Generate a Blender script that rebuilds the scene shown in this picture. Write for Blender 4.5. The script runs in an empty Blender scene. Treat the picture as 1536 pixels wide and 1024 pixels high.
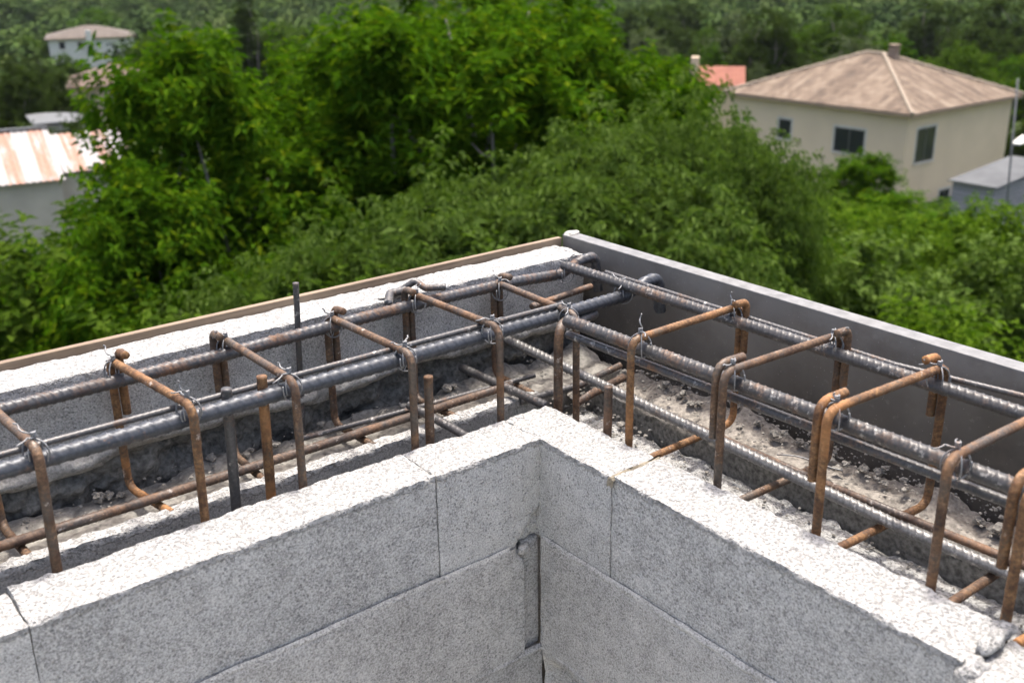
import bpy, math, random
import numpy as np
from mathutils import Vector, Matrix
D = bpy.data
SC = bpy.context.scene
COL = SC.collection
rad = math.radians

# ------------------------------------------------------------------ camera solution (from the photograph's vanishing points)
F = 1561.57                        # focal length in pixels of a 1536 x 1024 frame
CAM = np.array([-0.88703, -1.06766, 0.67683])
MR = np.array([[0.7843624220372163, -0.22727064061144364, 0.5771686467679754],
               [-0.6201971308987057, -0.27015528426774144, 0.7364588523517316],
               [-0.011450315319916587, -0.9356089879315398, -0.35285225233912654]]).T
def ray(u, v): return MR.T @ np.array([(u - 768) / F, (v - 512) / F, 1.0])
def onz(u, v, z): d = ray(u, v); return CAM + d * ((z - CAM[2]) / d[2])
def onx(u, v, x): d = ray(u, v); return CAM + d * ((x - CAM[0]) / d[0])
def ony(u, v, y): d = ray(u, v); return CAM + d * ((y - CAM[1]) / d[1])
def at(u, v, dist): d = ray(u, v); return CAM + d * (dist / math.hypot(d[0], d[1]))

# ------------------------------------------------------------------ noise
def _h(i, j, k, s):
    n = (i.astype(np.int64) * 73856093) ^ (j.astype(np.int64) * 19349663) ^ (k.astype(np.int64) * 83492791) ^ (s * 2654435761)
    n = n & 0xffffffff
    n = ((n ^ (n >> 16)) * 0x45d9f3b) & 0xffffffff
    n = ((n ^ (n >> 16)) * 0x45d9f3b) & 0xffffffff
    n = n ^ (n >> 16)
    return (n & 0xffffff) / float(0xffffff)
def vn(P, scale, seed=0):
    p = np.asarray(P, float) / scale
    i = np.floor(p); f = p - i; f = f * f * (3 - 2 * f)
    i = i.astype(np.int64); x, y, z = i[:, 0], i[:, 1], i[:, 2]; fx, fy, fz = f[:, 0], f[:, 1], f[:, 2]
    r = 0
    for a in (0, 1):
        for b in (0, 1):
            for c in (0, 1):
                w = (fx if a else 1 - fx) * (fy if b else 1 - fy) * (fz if c else 1 - fz)
                r = r + w * _h(x + a, y + b, z + c, seed)
    return r * 2 - 1
def fbm(P, scale, seed=0, o=3):
    r = 0; a = 1; t = 0
    for k in range(o):
        r = r + a * vn(P, scale / 2 ** k, seed + k * 7); t += a; a *= .5
    return r / t

# ------------------------------------------------------------------ object helpers
def link(o, parent=None):
    COL.objects.link(o)
    if parent is not None: o.parent = parent
    return o
def mesh(name, V, Fc, mat, parent=None, smooth=True):
    me = D.meshes.new(name)
    V = np.asarray(V, dtype=np.float32)
    if isinstance(Fc, np.ndarray):
        n, k = Fc.shape
        me.vertices.add(len(V)); me.vertices.foreach_set('co', V.ravel())
        me.loops.add(n * k); me.loops.foreach_set('vertex_index', Fc.astype(np.int32).ravel())
        me.polygons.add(n); me.polygons.foreach_set('loop_start', np.arange(0, n * k, k, dtype=np.int32))
        me.polygons.foreach_set('loop_total', np.full(n, k, dtype=np.int32))
        me.update(calc_edges=True); me.validate()
    else:
        me.from_pydata([tuple(map(float, v)) for v in V], [], Fc); me.update()
    me.polygons.foreach_set('use_smooth', np.full(len(me.polygons), bool(smooth)))
    if mat is not None: me.materials.append(mat)
    return link(D.objects.new(name, me), parent)
def mesh_mixed(name, V, Q, T3, mat, parent=None):
    me = D.meshes.new(name); nq, nt = len(Q), len(T3)
    me.vertices.add(len(V)); me.vertices.foreach_set('co', np.asarray(V, np.float32).ravel())
    me.loops.add(nq * 4 + nt * 3); me.loops.foreach_set('vertex_index', np.concatenate([Q.ravel(), T3.ravel()]).astype(np.int32))
    me.polygons.add(nq + nt); me.polygons.foreach_set('loop_start', np.concatenate([np.arange(nq) * 4, nq * 4 + np.arange(nt) * 3]).astype(np.int32))
    me.polygons.foreach_set('loop_total', np.concatenate([np.full(nq, 4), np.full(nt, 3)]).astype(np.int32)); me.update(calc_edges=True); me.validate()
    me.polygons.foreach_set('use_smooth', np.full(nq + nt, True)); me.materials.append(mat)
    return link(D.objects.new(name, me), parent)
def tag(o, label, cat, group=None, kind=None):
    if label: o['label'] = label
    if cat: o['category'] = cat
    if group: o['group'] = group
    if kind: o['kind'] = kind
    return o
def thing(name, label, cat, loc=(0, 0, 0), rz=0, group=None):
    o = D.objects.new(name, None); o.location = Vector(loc); o.rotation_euler = (0, 0, rz); o.empty_display_size = .1
    link(o); return tag(o, label, cat, group)
def structure(o): o['kind'] = 'structure'; return o
class MB:
    def __init__(s): s.V = []; s.F = []; s.n = 0
    def add(s, V, Fc):
        s.V += [tuple(map(float, v)) for v in V]; s.F += [tuple(int(i) + s.n for i in f) for f in Fc]; s.n += len(V); return s
    def box(s, x0, x1, y0, y1, z0, z1):
        return s.add([(x0, y0, z0), (x1, y0, z0), (x1, y1, z0), (x0, y1, z0), (x0, y0, z1), (x1, y0, z1), (x1, y1, z1), (x0, y1, z1)],
                     [(0, 3, 2, 1), (4, 5, 6, 7), (0, 1, 5, 4), (1, 2, 6, 5), (2, 3, 7, 6), (3, 0, 4, 7)])
    def obj(s, name, mat, parent=None, smooth=False): return mesh(name, s.V, s.F, mat, parent, smooth)
def bevel(o, w, seg=2):
    m = o.modifiers.new('edge', 'BEVEL'); m.width = w; m.segments = seg; m.limit_method = 'ANGLE'; return o

# ------------------------------------------------------------------ tubes: smooth, or ribbed like reinforcing bar
def fillet(pts, r, n=7):
    P = [np.array(p, float) for p in pts]; out = [P[0]]
    for a, b, c in zip(P, P[1:], P[2:]):
        u = (a - b); v = (c - b); lu, lv = np.linalg.norm(u), np.linalg.norm(v); u /= lu; v /= lv
        ang = math.acos(np.clip(u @ v, -1, 1))
        t = min(r / math.tan(ang / 2) if ang < 3.1 else 0, lu * .48, lv * .48)
        if t < 1e-5: out.append(b); continue
        A, Bv = b + u * t, b + v * t
        for k in range(n + 1):
            s = k / n; out.append((1 - s) ** 2 * A + 2 * s * (1 - s) * b + s * s * Bv)
    out.append(P[-1]); return np.array(out)
def resample(P, step):
    P = np.asarray(P, float); d = np.r_[0, np.cumsum(np.linalg.norm(np.diff(P, axis=0), axis=1))]
    n = max(2, int(d[-1] / step) + 1); s = np.linspace(0, d[-1], n)
    return np.stack([np.interp(s, d, P[:, k]) for k in range(3)], 1), s
def tube_data(P, R, seg=10, step=None, rib=None, wob=0, seed=0):
    if step: P, S = resample(P, step)
    else:
        P = np.asarray(P, float); S = np.r_[0, np.cumsum(np.linalg.norm(np.diff(P, axis=0), axis=1))]
    n = len(P); T = np.gradient(P, axis=0); T /= np.linalg.norm(T, axis=1)[:, None] + 1e-12
    ref = np.array([0, 0, 1.]) if abs(T[0][2]) < .9 else np.array([0, 1., 0])
    N = np.zeros_like(P); v = np.cross(T[0], ref); v /= np.linalg.norm(v)
    for i in range(n):
        v = v - T[i] * (v @ T[i]); v /= np.linalg.norm(v) + 1e-12; N[i] = v
    B = np.cross(T, N); th = np.linspace(0, 2 * math.pi, seg, endpoint=False)
    R = np.broadcast_to(np.asarray(R, float), (n,)) if np.ndim(R) else np.full(n, R)
    rr = R[:, None] * np.ones((1, seg))
    if rib:
        pitch, amp, skew = rib
        half = (th % math.pi); up = np.where(th < math.pi, 1., -1.)
        ph = (S[:, None] / pitch + up[None] * skew * half[None] + (up[None] > 0) * .5) % 1
        cres = np.sin(half)[None] ** .9
        rr = rr * (1 + amp * np.exp(-((ph - .5) / .09) ** 2) * cres)
        rr = rr * (1 + .7 * amp * np.exp(-(np.minimum(half, math.pi - half) / .18) ** 2))[...]
    if wob:
        rr = rr * (1 + wob * vn(np.stack([S, S * 0 + seed, S * 0], 1), .02, seed)[:, None])
    V = P[:, None] + rr[..., None] * (np.cos(th)[None, :, None] * N[:, None] + np.sin(th)[None, :, None] * B[:, None])
    V = V.reshape(-1, 3)
    a = np.arange(n - 1)[:, None] * seg; j = np.arange(seg)[None]; j2 = (j + 1) % seg
    Fq = np.stack([a + j, a + j2, a + seg + j2, a + seg + j], -1).reshape(-1, 4)
    V = np.vstack([V, P[0], P[-1]]); c0, c1 = len(V) - 2, len(V) - 1
    jj = np.arange(seg); j2 = (jj + 1) % seg
    caps = np.concatenate([np.stack([jj * 0 + c0, j2, jj, jj * 0 + c0], 1), np.stack([jj * 0 + c1, (n - 1) * seg + jj, (n - 1) * seg + j2, jj * 0 + c1], 1)])
    return V, Fq, caps[:, :3]
def tube(name, P, R, mat, parent=None, **k):
    V, Fq, cp = tube_data(P, R, **k)
    return mesh_mixed(name, V, Fq, cp, mat, parent)
def tube_into(mb, P, R, **k):
    V, Fq, cp = tube_data(P, R, **k); return mb.add(V, Fq.tolist() + cp.tolist())

# ------------------------------------------------------------------ materials
class NT:
    def __init__(s, name):
        s.m = D.materials.new(name); s.m.use_nodes = True; s.t = s.m.node_tree; s.t.nodes.clear()
        s.out = s.n('ShaderNodeOutputMaterial')
    def n(s, typ, ins=None, **kw):
        nd = s.t.nodes.new(typ)
        for k, v in kw.items(): setattr(nd, k, v)
        for k, v in (ins or {}).items(): s.put(nd, k, v)
        return nd
    def put(s, nd, k, v):
        sock = nd.inputs[k]
        if isinstance(v, bpy.types.NodeSocket): s.t.links.new(v, sock)
        else: sock.default_value = v
    def pos(s): return s.n('ShaderNodeNewGeometry').outputs['Position']
    def gen(s): return s.n('ShaderNodeTexCoord').outputs['Object']
    def noise(s, vec, scale, detail=3, rough=.55): return s.n('ShaderNodeTexNoise', {'Vector': vec, 'Scale': scale, 'Detail': detail, 'Roughness': rough}).outputs['Fac']
    def voro(s, vec, scale, feature='F1'): return s.n('ShaderNodeTexVoronoi', {'Vector': vec, 'Scale': scale}, feature=feature)
    def ramp(s, fac, stops):
        r = s.n('ShaderNodeValToRGB', {'Fac': fac}); e = r.color_ramp.elements
        while len(e) < len(stops): e.new(.5)
        for el, (p, c) in zip(e, stops): el.position = p; el.color = (*c, 1) if len(c) == 3 else c
        return r.outputs['Color']
    def mix(s, f, a, b, mode='MIX'):
        m = s.n('ShaderNodeMix', data_type='RGBA', blend_type=mode)
        for sock, v in ((m.inputs[0], f), (m.inputs[6], a), (m.inputs[7], b)):
            if isinstance(v, bpy.types.NodeSocket): s.t.links.new(v, sock)
            else: sock.default_value = v if not isinstance(v, tuple) else ((*v, 1) if len(v) == 3 else v)
        return m.outputs[2]
    def math(s, op, a, b=0.): return s.n('ShaderNodeMath', {0: a, 1: b}, operation=op).outputs[0]
    def mapr(s, v, a, b, c=0., d=1.): return s.n('ShaderNodeMapRange', {0: v, 1: a, 2: b, 3: c, 4: d}).outputs[0]
    def bump(s, h, strength, dist): return s.n('ShaderNodeBump', {'Height': h, 'Strength': strength, 'Distance': dist}).outputs['Normal']
    def bsdf(s, color, rough=.8, metal=0., normal=None, spec=.5):
        b = s.n('ShaderNodeBsdfPrincipled')
        s.put(b, 'Base Color', color if not isinstance(color, tuple) else (*color, 1)); s.put(b, 'Roughness', rough); s.put(b, 'Metallic', metal)
        s.put(b, 'Specular IOR Level', spec)
        if normal is not None: s.put(b, 'Normal', normal)
        s.t.links.new(b.outputs[0], s.out.inputs['Surface']); return s.m
def plain(name, col, rough=.7, metal=0., scale=3., var=.2):
    t = NT(name); p = t.gen()
    c = t.ramp(t.noise(p, scale, 4), [(.3, tuple(x * (1 - var) for x in col)), (.7, tuple(x * (1 + var) for x in col))])
    return t.bsdf(c, rough, metal)

def concrete(name, lo, hi, warm=(1, 1, 1), white_top=None, grain=330., bumps=.7, spill=.010):
    """pumice concrete: fine grain, pits, broad mottling; a broken, paler upper face where white_top gives its level"""
    t = NT(name); p = t.pos()
    g1 = t.noise(p, grain * 1.2, 2, .6); g2 = t.noise(p, 40., 3); g3 = t.noise(p, 5., 3)
    v = t.voro(p, grain * .42); pit = t.mapr(v.outputs['Distance'], .12, .34, 0., 1.)
    f = t.math('ADD', t.math('MULTIPLY', g1, .75), t.math('ADD', t.math('MULTIPLY', g2, .22), t.math('MULTIPLY', g3, .22)))
    c = t.ramp(f, [(.40, tuple(a * b for a, b in zip(lo, warm))), (.76, tuple(a * b for a, b in zip(hi, warm)))])
    rn = t.n('ShaderNodeObjectInfo').outputs['Random']; tone = t.mapr(rn, 0, 1, 1.0, 1.2)
    c = t.mix(1., c, t.n('ShaderNodeCombineColor', {0: tone, 1: t.math('MULTIPLY', tone, .985), 2: t.math('MULTIPLY', tone, .945)}).outputs[0], 'MULTIPLY')
    st = t.noise(p, 9., 5, .62); c = t.mix(t.mapr(st, .56, .72, 0, .30), c, (.25, .235, .205)); c = t.mix(t.mapr(t.noise(p, 17., 5, .7), .62, .74, 0, .45), c, tuple(x * 1.02 for x in hi))
    c = t.mix(t.math('MULTIPLY', t.math('SUBTRACT', 1., pit), .45), c, tuple(x * .5 for x in lo))
    h = t.math('ADD', t.math('MULTIPLY', g1, .7), t.math('MULTIPLY', pit, .5))
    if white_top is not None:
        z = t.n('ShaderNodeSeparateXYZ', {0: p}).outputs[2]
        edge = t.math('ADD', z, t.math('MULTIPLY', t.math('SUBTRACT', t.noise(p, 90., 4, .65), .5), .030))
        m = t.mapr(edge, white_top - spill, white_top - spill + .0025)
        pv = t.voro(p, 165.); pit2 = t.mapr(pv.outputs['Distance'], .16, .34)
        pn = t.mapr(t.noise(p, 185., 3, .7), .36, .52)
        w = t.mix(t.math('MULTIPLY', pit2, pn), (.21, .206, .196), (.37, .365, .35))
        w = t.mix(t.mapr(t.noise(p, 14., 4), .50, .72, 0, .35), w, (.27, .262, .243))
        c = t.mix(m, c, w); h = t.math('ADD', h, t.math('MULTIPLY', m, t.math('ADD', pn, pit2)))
    return t.bsdf(c, .92, 0, t.bump(h, bumps, .0022), .25)

def steel(name, dark, rust, amount, dust=0., rough=.44):
    t = NT(name); p = t.pos()
    n1 = t.noise(p, 28., 5, .65); n2 = t.noise(p, 240., 3, .6); n3 = t.noise(p, 7., 2)
    f = t.math('ADD', t.math('MULTIPLY', n1, .6), t.math('ADD', t.math('MULTIPLY', n2, .25), t.math('MULTIPLY', n3, .3)))
    m = t.mapr(f, .72 - amount * .35, .86 - amount * .35)
    rc = t.ramp(n2, [(.3, tuple(x * .45 for x in rust)), (.55, rust), (.75, (rust[0] * 1.5, rust[1] * 1.7, rust[2] * 1.9))])
    rc = t.mix(t.mapr(t.noise(p, 45., 4, .7), .40, .62), rc, t.mix(1., rc, (.42, .36, .34), 'MULTIPLY')); rc = t.mix(t.mapr(t.noise(p, 13., 4, .6), .54, .68, 0, .7), rc, (min(1., rust[0] * 1.75), rust[1] * 1.55, rust[2] * 1.3))
    dc = t.ramp(n2, [(.3, tuple(x * .7 for x in dark)), (.7, tuple(x * 1.3 for x in dark))])
    c = t.mix(m, dc, rc)
    if dust: c = t.mix(t.mapr(t.noise(p, 60., 5, .7), .66 - dust * .3, .80 - dust * .3, 0, .8), c, (.36, .34, .31))
    pt = t.n('ShaderNodeNewGeometry').outputs['Pointiness']; rib_light = t.mapr(pt, .47, .56, .50, 1.9); c = t.mix(1., c, t.n('ShaderNodeCombineColor', {0: rib_light, 1: rib_light, 2: rib_light}).outputs[0], 'MULTIPLY')  # rib highlights and groove shade painted into the colour by pointiness
    r = t.mapr(m, 0, 1, rough, .72); mt = t.mapr(m, 0, 1, .30, .03)
    return t.bsdf(c, r, mt, t.bump(n2, .35, .0006))

def leaf_mat(name, dark, light, trans=.38, gloss=.06, young=None):
    t = NT(name); g = t.n('ShaderNodeNewGeometry'); r = g.outputs['Random Per Island']
    stops = [(0., dark), (.8, light)]
    if young: stops.append((1., young))
    c = t.ramp(r, stops)
    big = t.noise(t.gen(), 1.1, 2); c = t.mix(t.mapr(big, .35, .65, 0, .5), c, tuple(a * .5 + b * .6 for a, b in zip(dark, light)))
    d = t.n('ShaderNodeBsdfDiffuse', {'Color': c}); tc = t.mix(1., c, (1.35, 1.55, .5), 'MULTIPLY')
    tr = t.n('ShaderNodeBsdfTranslucent', {'Color': tc}); gl = t.n('ShaderNodeBsdfGlossy', {'Color': (.9, .95, 1., 1), 'Roughness': .42})
    m1 = t.n('ShaderNodeMixShader', {0: trans, 1: d.outputs[0], 2: tr.outputs[0]}); m2 = t.n('ShaderNodeMixShader', {0: gloss, 1: m1.outputs[0], 2: gl.outputs[0]})
    t.t.links.new(m2.outputs[0], t.out.inputs['Surface']); return t.m

M = {}
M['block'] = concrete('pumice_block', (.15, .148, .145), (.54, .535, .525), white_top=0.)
M['block_low'] = concrete('pumice_block_lower', (.16, .156, .149), (.53, .52, .505))
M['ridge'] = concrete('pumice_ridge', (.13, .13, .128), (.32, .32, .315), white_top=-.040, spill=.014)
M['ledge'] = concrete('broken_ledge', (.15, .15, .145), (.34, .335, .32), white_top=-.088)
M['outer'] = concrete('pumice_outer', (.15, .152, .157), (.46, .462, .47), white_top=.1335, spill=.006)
M['mortar'] = concrete('mortar', (.12, .113, .103), (.30, .286, .262), grain=110., bumps=1.)
M['mortar_brown'] = concrete('mortar_earthy', (.11, .10, .09), (.29, .266, .24), grain=120., bumps=1.)
M['mortar_dark'] = concrete('rough_broken_concrete', (.06, .058, .052), (.21, .205, .19), grain=120., bumps=1.)
M['mortar_light'] = concrete('mortar_pale', (.18, .176, .168), (.38, .372, .355), grain=200., bumps=.8)
M['mortar_joint'] = concrete('yellowish_joint_mortar', (.16, .135, .095), (.30, .265, .205), grain=200., bumps=.8)
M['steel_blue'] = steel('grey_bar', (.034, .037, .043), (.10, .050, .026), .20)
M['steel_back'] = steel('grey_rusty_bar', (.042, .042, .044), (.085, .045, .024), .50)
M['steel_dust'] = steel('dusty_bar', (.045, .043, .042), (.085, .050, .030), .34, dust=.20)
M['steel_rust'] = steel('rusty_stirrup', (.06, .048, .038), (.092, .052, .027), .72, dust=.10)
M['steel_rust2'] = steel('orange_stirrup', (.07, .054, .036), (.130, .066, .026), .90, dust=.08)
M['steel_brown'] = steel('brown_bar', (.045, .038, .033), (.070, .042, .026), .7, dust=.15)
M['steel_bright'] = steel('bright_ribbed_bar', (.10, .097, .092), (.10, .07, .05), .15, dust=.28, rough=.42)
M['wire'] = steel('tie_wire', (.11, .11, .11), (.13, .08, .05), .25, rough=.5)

# ------------------------------------------------------------------ rough masonry blocks
def rough_box(name, lo, hi, res, mat, parent=None, top=.0011, side=.0006, edge=.0024, seed=1, wave=.0014, eroded=None):
    lo = np.array(lo, float); hi = np.array(hi, float); Vs = []; Fs = []; n0 = 0
    for ax in range(3):
        a, b = [k for k in range(3) if k != ax]
        for s in (0, 1):
            na = max(1, int(round((hi[a] - lo[a]) / res))); nb = max(1, int(round((hi[b] - lo[b]) / res)))
            A, Bm = np.meshgrid(np.linspace(lo[a], hi[a], na + 1), np.linspace(lo[b], hi[b], nb + 1), indexing='ij')
            P = np.zeros((A.size, 3)); P[:, a] = A.ravel(); P[:, b] = Bm.ravel(); P[:, ax] = hi[ax] if s else lo[ax]
            i = np.arange(na)[:, None] * (nb + 1) + np.arange(nb)[None]
            q = np.stack([i, i + nb + 1, i + nb + 2, i + 1], -1).reshape(-1, 4)
            flip = (s == 0) ^ (ax == 1)
            if flip: q = q[:, ::-1]
            Vs.append(P); Fs.append(q + n0); n0 += len(P)
    P = np.vstack(Vs); Q = np.vstack(Fs)
    dlo, dhi = P - lo, hi - P; dist = np.minimum(dlo, dhi); sgn = np.where(dlo < dhi, 1., -1.)
    ds = np.sort(dist, axis=1); d2 = ds[:, 1]
    w = edge * 2.2
    e = edge * np.exp(-d2 / w) * np.clip(.55 + 1.1 * fbm(P, .014, seed, 3), 0, 2) * np.where(dhi[:, 2] < .004, 1., .30)
    off = np.zeros_like(P)
    for k in range(3): off[:, k] += sgn[:, k] * e * np.clip(1 - dist[:, k] / (2.5 * w), 0, 1)
    Nv = np.stack([fbm(P, .009, seed + 11 * k, 2) for k in range(3)], 1)
    ontop = (dhi[:, 2] < 1e-6)
    off += Nv * np.where(ontop, top, side)[:, None]
    Wv = np.stack([vn(P, .07, seed + 50 + k) for k in range(3)], 1); off += Wv * wave * np.where(ontop, .8, .12)[:, None]
    P = P + off
    if eroded is not None: P = eroded(P)
    return mesh(name, P, Q, mat, parent, True)

# =================================================================== MASONRY
wl = thing('block_wall', 'grey pumice block wall with white outer leaf, edged by the thin timber board', 'wall', (0, 0, -6.5))
wr = thing('block_wall', 'grey pumice block wall with white top, cast against dark formwork panel', 'wall', (0, 0, -6.5))
def put(o, p):
    o.parent = p; o.matrix_parent_inverse = Matrix.Translation(-p.location); return o
def RB(root, *a, **k): o = rough_box(*a, **k); put(o, root); return o
T = .088
g = .0012
def chip(P):              # broken lower corner of the upper block
    P = P.copy(); q = 1 - (P[:, 0] / -.050) - ((P[:, 2] + .166) / .058); m = np.clip(q * 9, 0, 1) * (P[:, 1] < .03) * (P[:, 0] < .01)
    P[:, 1] += m * (.011 + .006 * fbm(P, .012, 95, 3)); return P
# upper course, seen from inside
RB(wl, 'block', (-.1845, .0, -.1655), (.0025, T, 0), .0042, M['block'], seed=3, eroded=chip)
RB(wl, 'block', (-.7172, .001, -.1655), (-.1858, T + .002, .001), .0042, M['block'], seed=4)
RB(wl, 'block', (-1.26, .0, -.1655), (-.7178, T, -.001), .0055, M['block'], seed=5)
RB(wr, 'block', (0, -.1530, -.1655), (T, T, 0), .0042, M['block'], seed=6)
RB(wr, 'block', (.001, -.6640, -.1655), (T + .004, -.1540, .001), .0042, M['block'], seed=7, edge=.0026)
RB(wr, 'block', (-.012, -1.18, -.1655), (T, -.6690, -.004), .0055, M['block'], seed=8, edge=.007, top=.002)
# lower courses stand a few millimetres proud
def corner_bite(P):       # the broken arris beside the inner corner
    c = np.array([-.030, -.003, -.172]); d = np.linalg.norm((P - c) * np.array([1, .6, 1]), axis=1)
    P = P.copy(); P[:, 1] += .020 * np.exp(-(d / .016) ** 2) * (P[:, 1] < .03); return P
RB(wl, 'block', (-.5620, -.004, -.3655), (-.0350, T, -.1672), .0055, M['block_low'], seed=13, eroded=corner_bite)
RB(wl, 'block', (-1.10, -.003, -.3655), (-.5645, T, -.1672), .008, M['block_low'], seed=14)
RB(wl, 'block', (-.0308, .009, -.3655), (.0035, T, -.1672), .0055, M['block_low'], seed=15)
RB(wr, 'block', (-.003, -.5300, -.3655), (T, -g * 3, -.1672), .0055, M['block_low'], seed=16)
RB(wr, 'block', (-.003, -1.06, -.3655), (T, -.5330, -.1672), .008, M['block_low'], seed=17)
RB(wl, 'block', (-.55, -.001, -.566), (.0035, T, -.3675), .009, M['block_low'], seed=18)
def cavity(P):            # chipped hollow under the course line
    P = P.copy(); m = np.exp(-((P[:, 1] + .050) / .040) ** 4) * np.exp(-((P[:, 2] + .430) / .040) ** 4) * (P[:, 0] < .03)
    P[:, 0] += .040 * m * (1 + .5 * fbm(P, .02, 91)); return P
RB(wr, 'block', (-.001, -.55, -.566), (T, -g * 3, -.3675), .007, M['block_low'], seed=19, eroded=cavity)
# smeared mortar along the bed joints
def smear(root, name, A, B, nrm, h, thick, seed, mat):
    A, B, nrm = np.array(A), np.array(B), np.array(nrm); L = np.linalg.norm(B - A); nu = int(L / .005); nv = 8
    V = []
    for i in range(nu + 1):
        for j in range(nv + 1):
            V.append(A + (B - A) * i / nu + np.array([0, 0, h]) * (j / nv - .5))
    V = np.array(V); j = np.tile(np.arange(nv + 1), nu + 1) / nv
    n = fbm(V, .03, seed, 3); w = np.clip(np.sin(j * math.pi) * (1.1 + 1.2 * n) - .1, -.4, 1.5)
    V += nrm[None] * (w * thick)[:, None]; V[:, 2] += .003 * fbm(V, .05, seed + 5)
    i = (np.arange(nu)[:, None] * (nv + 1) + np.arange(nv)[None]); Q = np.stack([i, i + nv + 1, i + nv + 2, i + 1], -1).reshape(-1, 4)
    return put(mesh(name, V, Q, mat, None, True), root)
smear(wl, 'mortar_joint', (-1.1, -.002, -.1665), (-.062, -.002, -.1665), (0, -1, 0), .012, .0018, 31, M['block_low'])
smear(wr, 'mortar_joint', (-.001, -1.1, -.1665), (-.001, -.004, -.1665), (-1, 0, 0), .014, .0030, 32, M['block_low'])
smear(wl, 'mortar_joint', (-.56, -.001, -.3665), (-.002, -.001, -.3665), (0, -1, 0), .014, .004, 33, M['block_low'])
smear(wr, 'mortar_joint', (.001, -.56, -.3665), (.001, -.004, -.3665), (-1, 0, 0), .014, .004, 34, M['block_low'])
def lump(root, name, c, r, mat, seed, n=18, amp=.35, parent=None):
    u = np.linspace(0, math.pi, n); v = np.linspace(0, 2 * math.pi, 2 * n, endpoint=False)
    U, Vv = np.meshgrid(u, v, indexing='ij'); d = np.stack([np.sin(U) * np.cos(Vv), np.sin(U) * np.sin(Vv), np.cos(U)], -1).reshape(-1, 3)
    P = np.array(c) + d * np.array(r) * (1 + amp * fbm(d, .8, seed, 4))[:, None]
    i = np.arange(n - 1)[:, None] * 2 * n; j = np.arange(2 * n)[None]; j2 = (j + 1) % (2 * n)
    Q = np.stack([i + j, i + 2 * n + j, i + 2 * n + j2, i + j2], -1).reshape(-1, 4)
    o = mesh(name, P, Q, mat, None, True)
    return put(o, root) if root is not None else o
lump(wl, 'mortar_lump', (-.030, .004, -.178), (.013, .008, .009), M['block_low'], 41, amp=.6)
smear(wr, 'mortar_joint', (.094, -.1535, .0005), (-.004, -.1535, .0005), (0, 0, 1), .0001, .002, 43, M['mortar_joint'])
# yellow joint mortar over the top of the second joint
V = []; nu, nv = 30, 8
for i in range(nu + 1):
    for j in range(nv + 1):
        s = i / nu; wdt = .004 + .0025 * math.sin(s * 9)
        x = .092 - s * .097 if s < .8 else .0144 - .017 - (s - .8) * .004
        z = .0015 if s < .8 else .002 - (s - .8) / .2 * .014
        V.append((max(x, -.0035), -.1535 + (j / nv - .5) * 2 * wdt, z - .004 * abs(j / nv - .5) * 2))
V = np.array(V); V += np.stack([fbm(V, .012, 60 + k, 3) for k in range(3)], 1) * .0022
i = (np.arange(nu)[:, None] * (nv + 1) + np.arange(nv)[None]); Q = np.stack([i, i + nv + 1, i + nv + 2, i + 1], -1).reshape(-1, 4)
put(mesh('mortar_joint', V, Q, M['mortar_joint'], None, True), wr)
# white broken rubble at the end of the third block on that side
for k, (c, r) in enumerate([((.012, -.671, -.012), (.022, .014, .014)), ((.050, -.667, .002), (.026, .010, .010)), ((-.006, -.690, -.020), (.014, .018, .016)), ((.085, -.66, -.004), (.02, .012, .009))]):
    lump(wr, 'mortar_lump', c, r, M['block'], 70 + k, amp=.5)
# behind the inner leaf: ridge of the second leaf, trough floor, outer leaf
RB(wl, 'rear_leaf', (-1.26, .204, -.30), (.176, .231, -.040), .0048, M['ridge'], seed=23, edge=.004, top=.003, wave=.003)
def broken(P):
    P = P.copy(); n = fbm(P, .045, 77, 4); m = np.clip((P[:, 2] + .14) / .05, 0, 1)
    P[:, 2] += m * (-.004 + .007 * n); P[:, 0] += m * .012 * fbm(P, .03, 79) * (P[:, 0] > .2); return P
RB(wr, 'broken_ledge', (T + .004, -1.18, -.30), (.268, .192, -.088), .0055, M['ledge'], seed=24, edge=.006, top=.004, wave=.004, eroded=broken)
RB(wr, 'rear_leaf', (.2695, -1.18, -.30), (.309, .20, -.053), .0055, M['mortar_dark'], seed=25, edge=.004, top=.002)
def mound(kind):
    def f(P):
        P = P.copy(); up = np.clip((P[:, 2] + .11) / .03, 0, 1)
        if kind == 'l': h = .020 * np.clip((P[:, 1] - .30) / .06, 0, 1) * np.clip(.5 + 1.3 * fbm(P, .09, 5), 0, 1.6)
        else:
            h = .040 * np.clip((P[:, 0] - .345) / .07, 0, 1) * np.clip(.45 + 1.2 * fbm(P, .10, 6), 0, 1.6) * (1 - np.exp(-((P[:, 1] + .315) / .05) ** 2))
        P[:, 2] += up * (h + .009 * fbm(P, .022, 8, 4)); return P
    return f
RB(wl, 'mortar_bed', (-1.26, .2325, -.30), (.40, .3565, -.067), .0055, M['mortar'], seed=26, edge=.001, top=.003, wave=.006, eroded=mound('l'))
RB(wr, 'mortar_bed', (.3105, -1.18, -.30), (.4185, .2315, -.078), .0055, M['mortar_brown'], seed=27, edge=.001, top=.003, wave=.005, eroded=mound('r'))
def outer_break(P):       # mortar lip above a rough broken lower part
    P = P.copy(); face = P[:, 1] < .36
    line = -.004 + .016 * fbm(np.stack([P[:, 0], P[:, 0] * 0, P[:, 0] * 0], 1), .12, 33, 3)
    below = np.clip((line - P[:, 2]) / .004, 0, 1); lip = np.exp(-((P[:, 2] - line - .016) / .013) ** 2)
    rough = fbm(P, .035, 35, 4)
    P[:, 1] += face * (-.014 * lip * (1 + .9 * rough) + below * (.018 + .034 * rough)); return P
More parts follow.
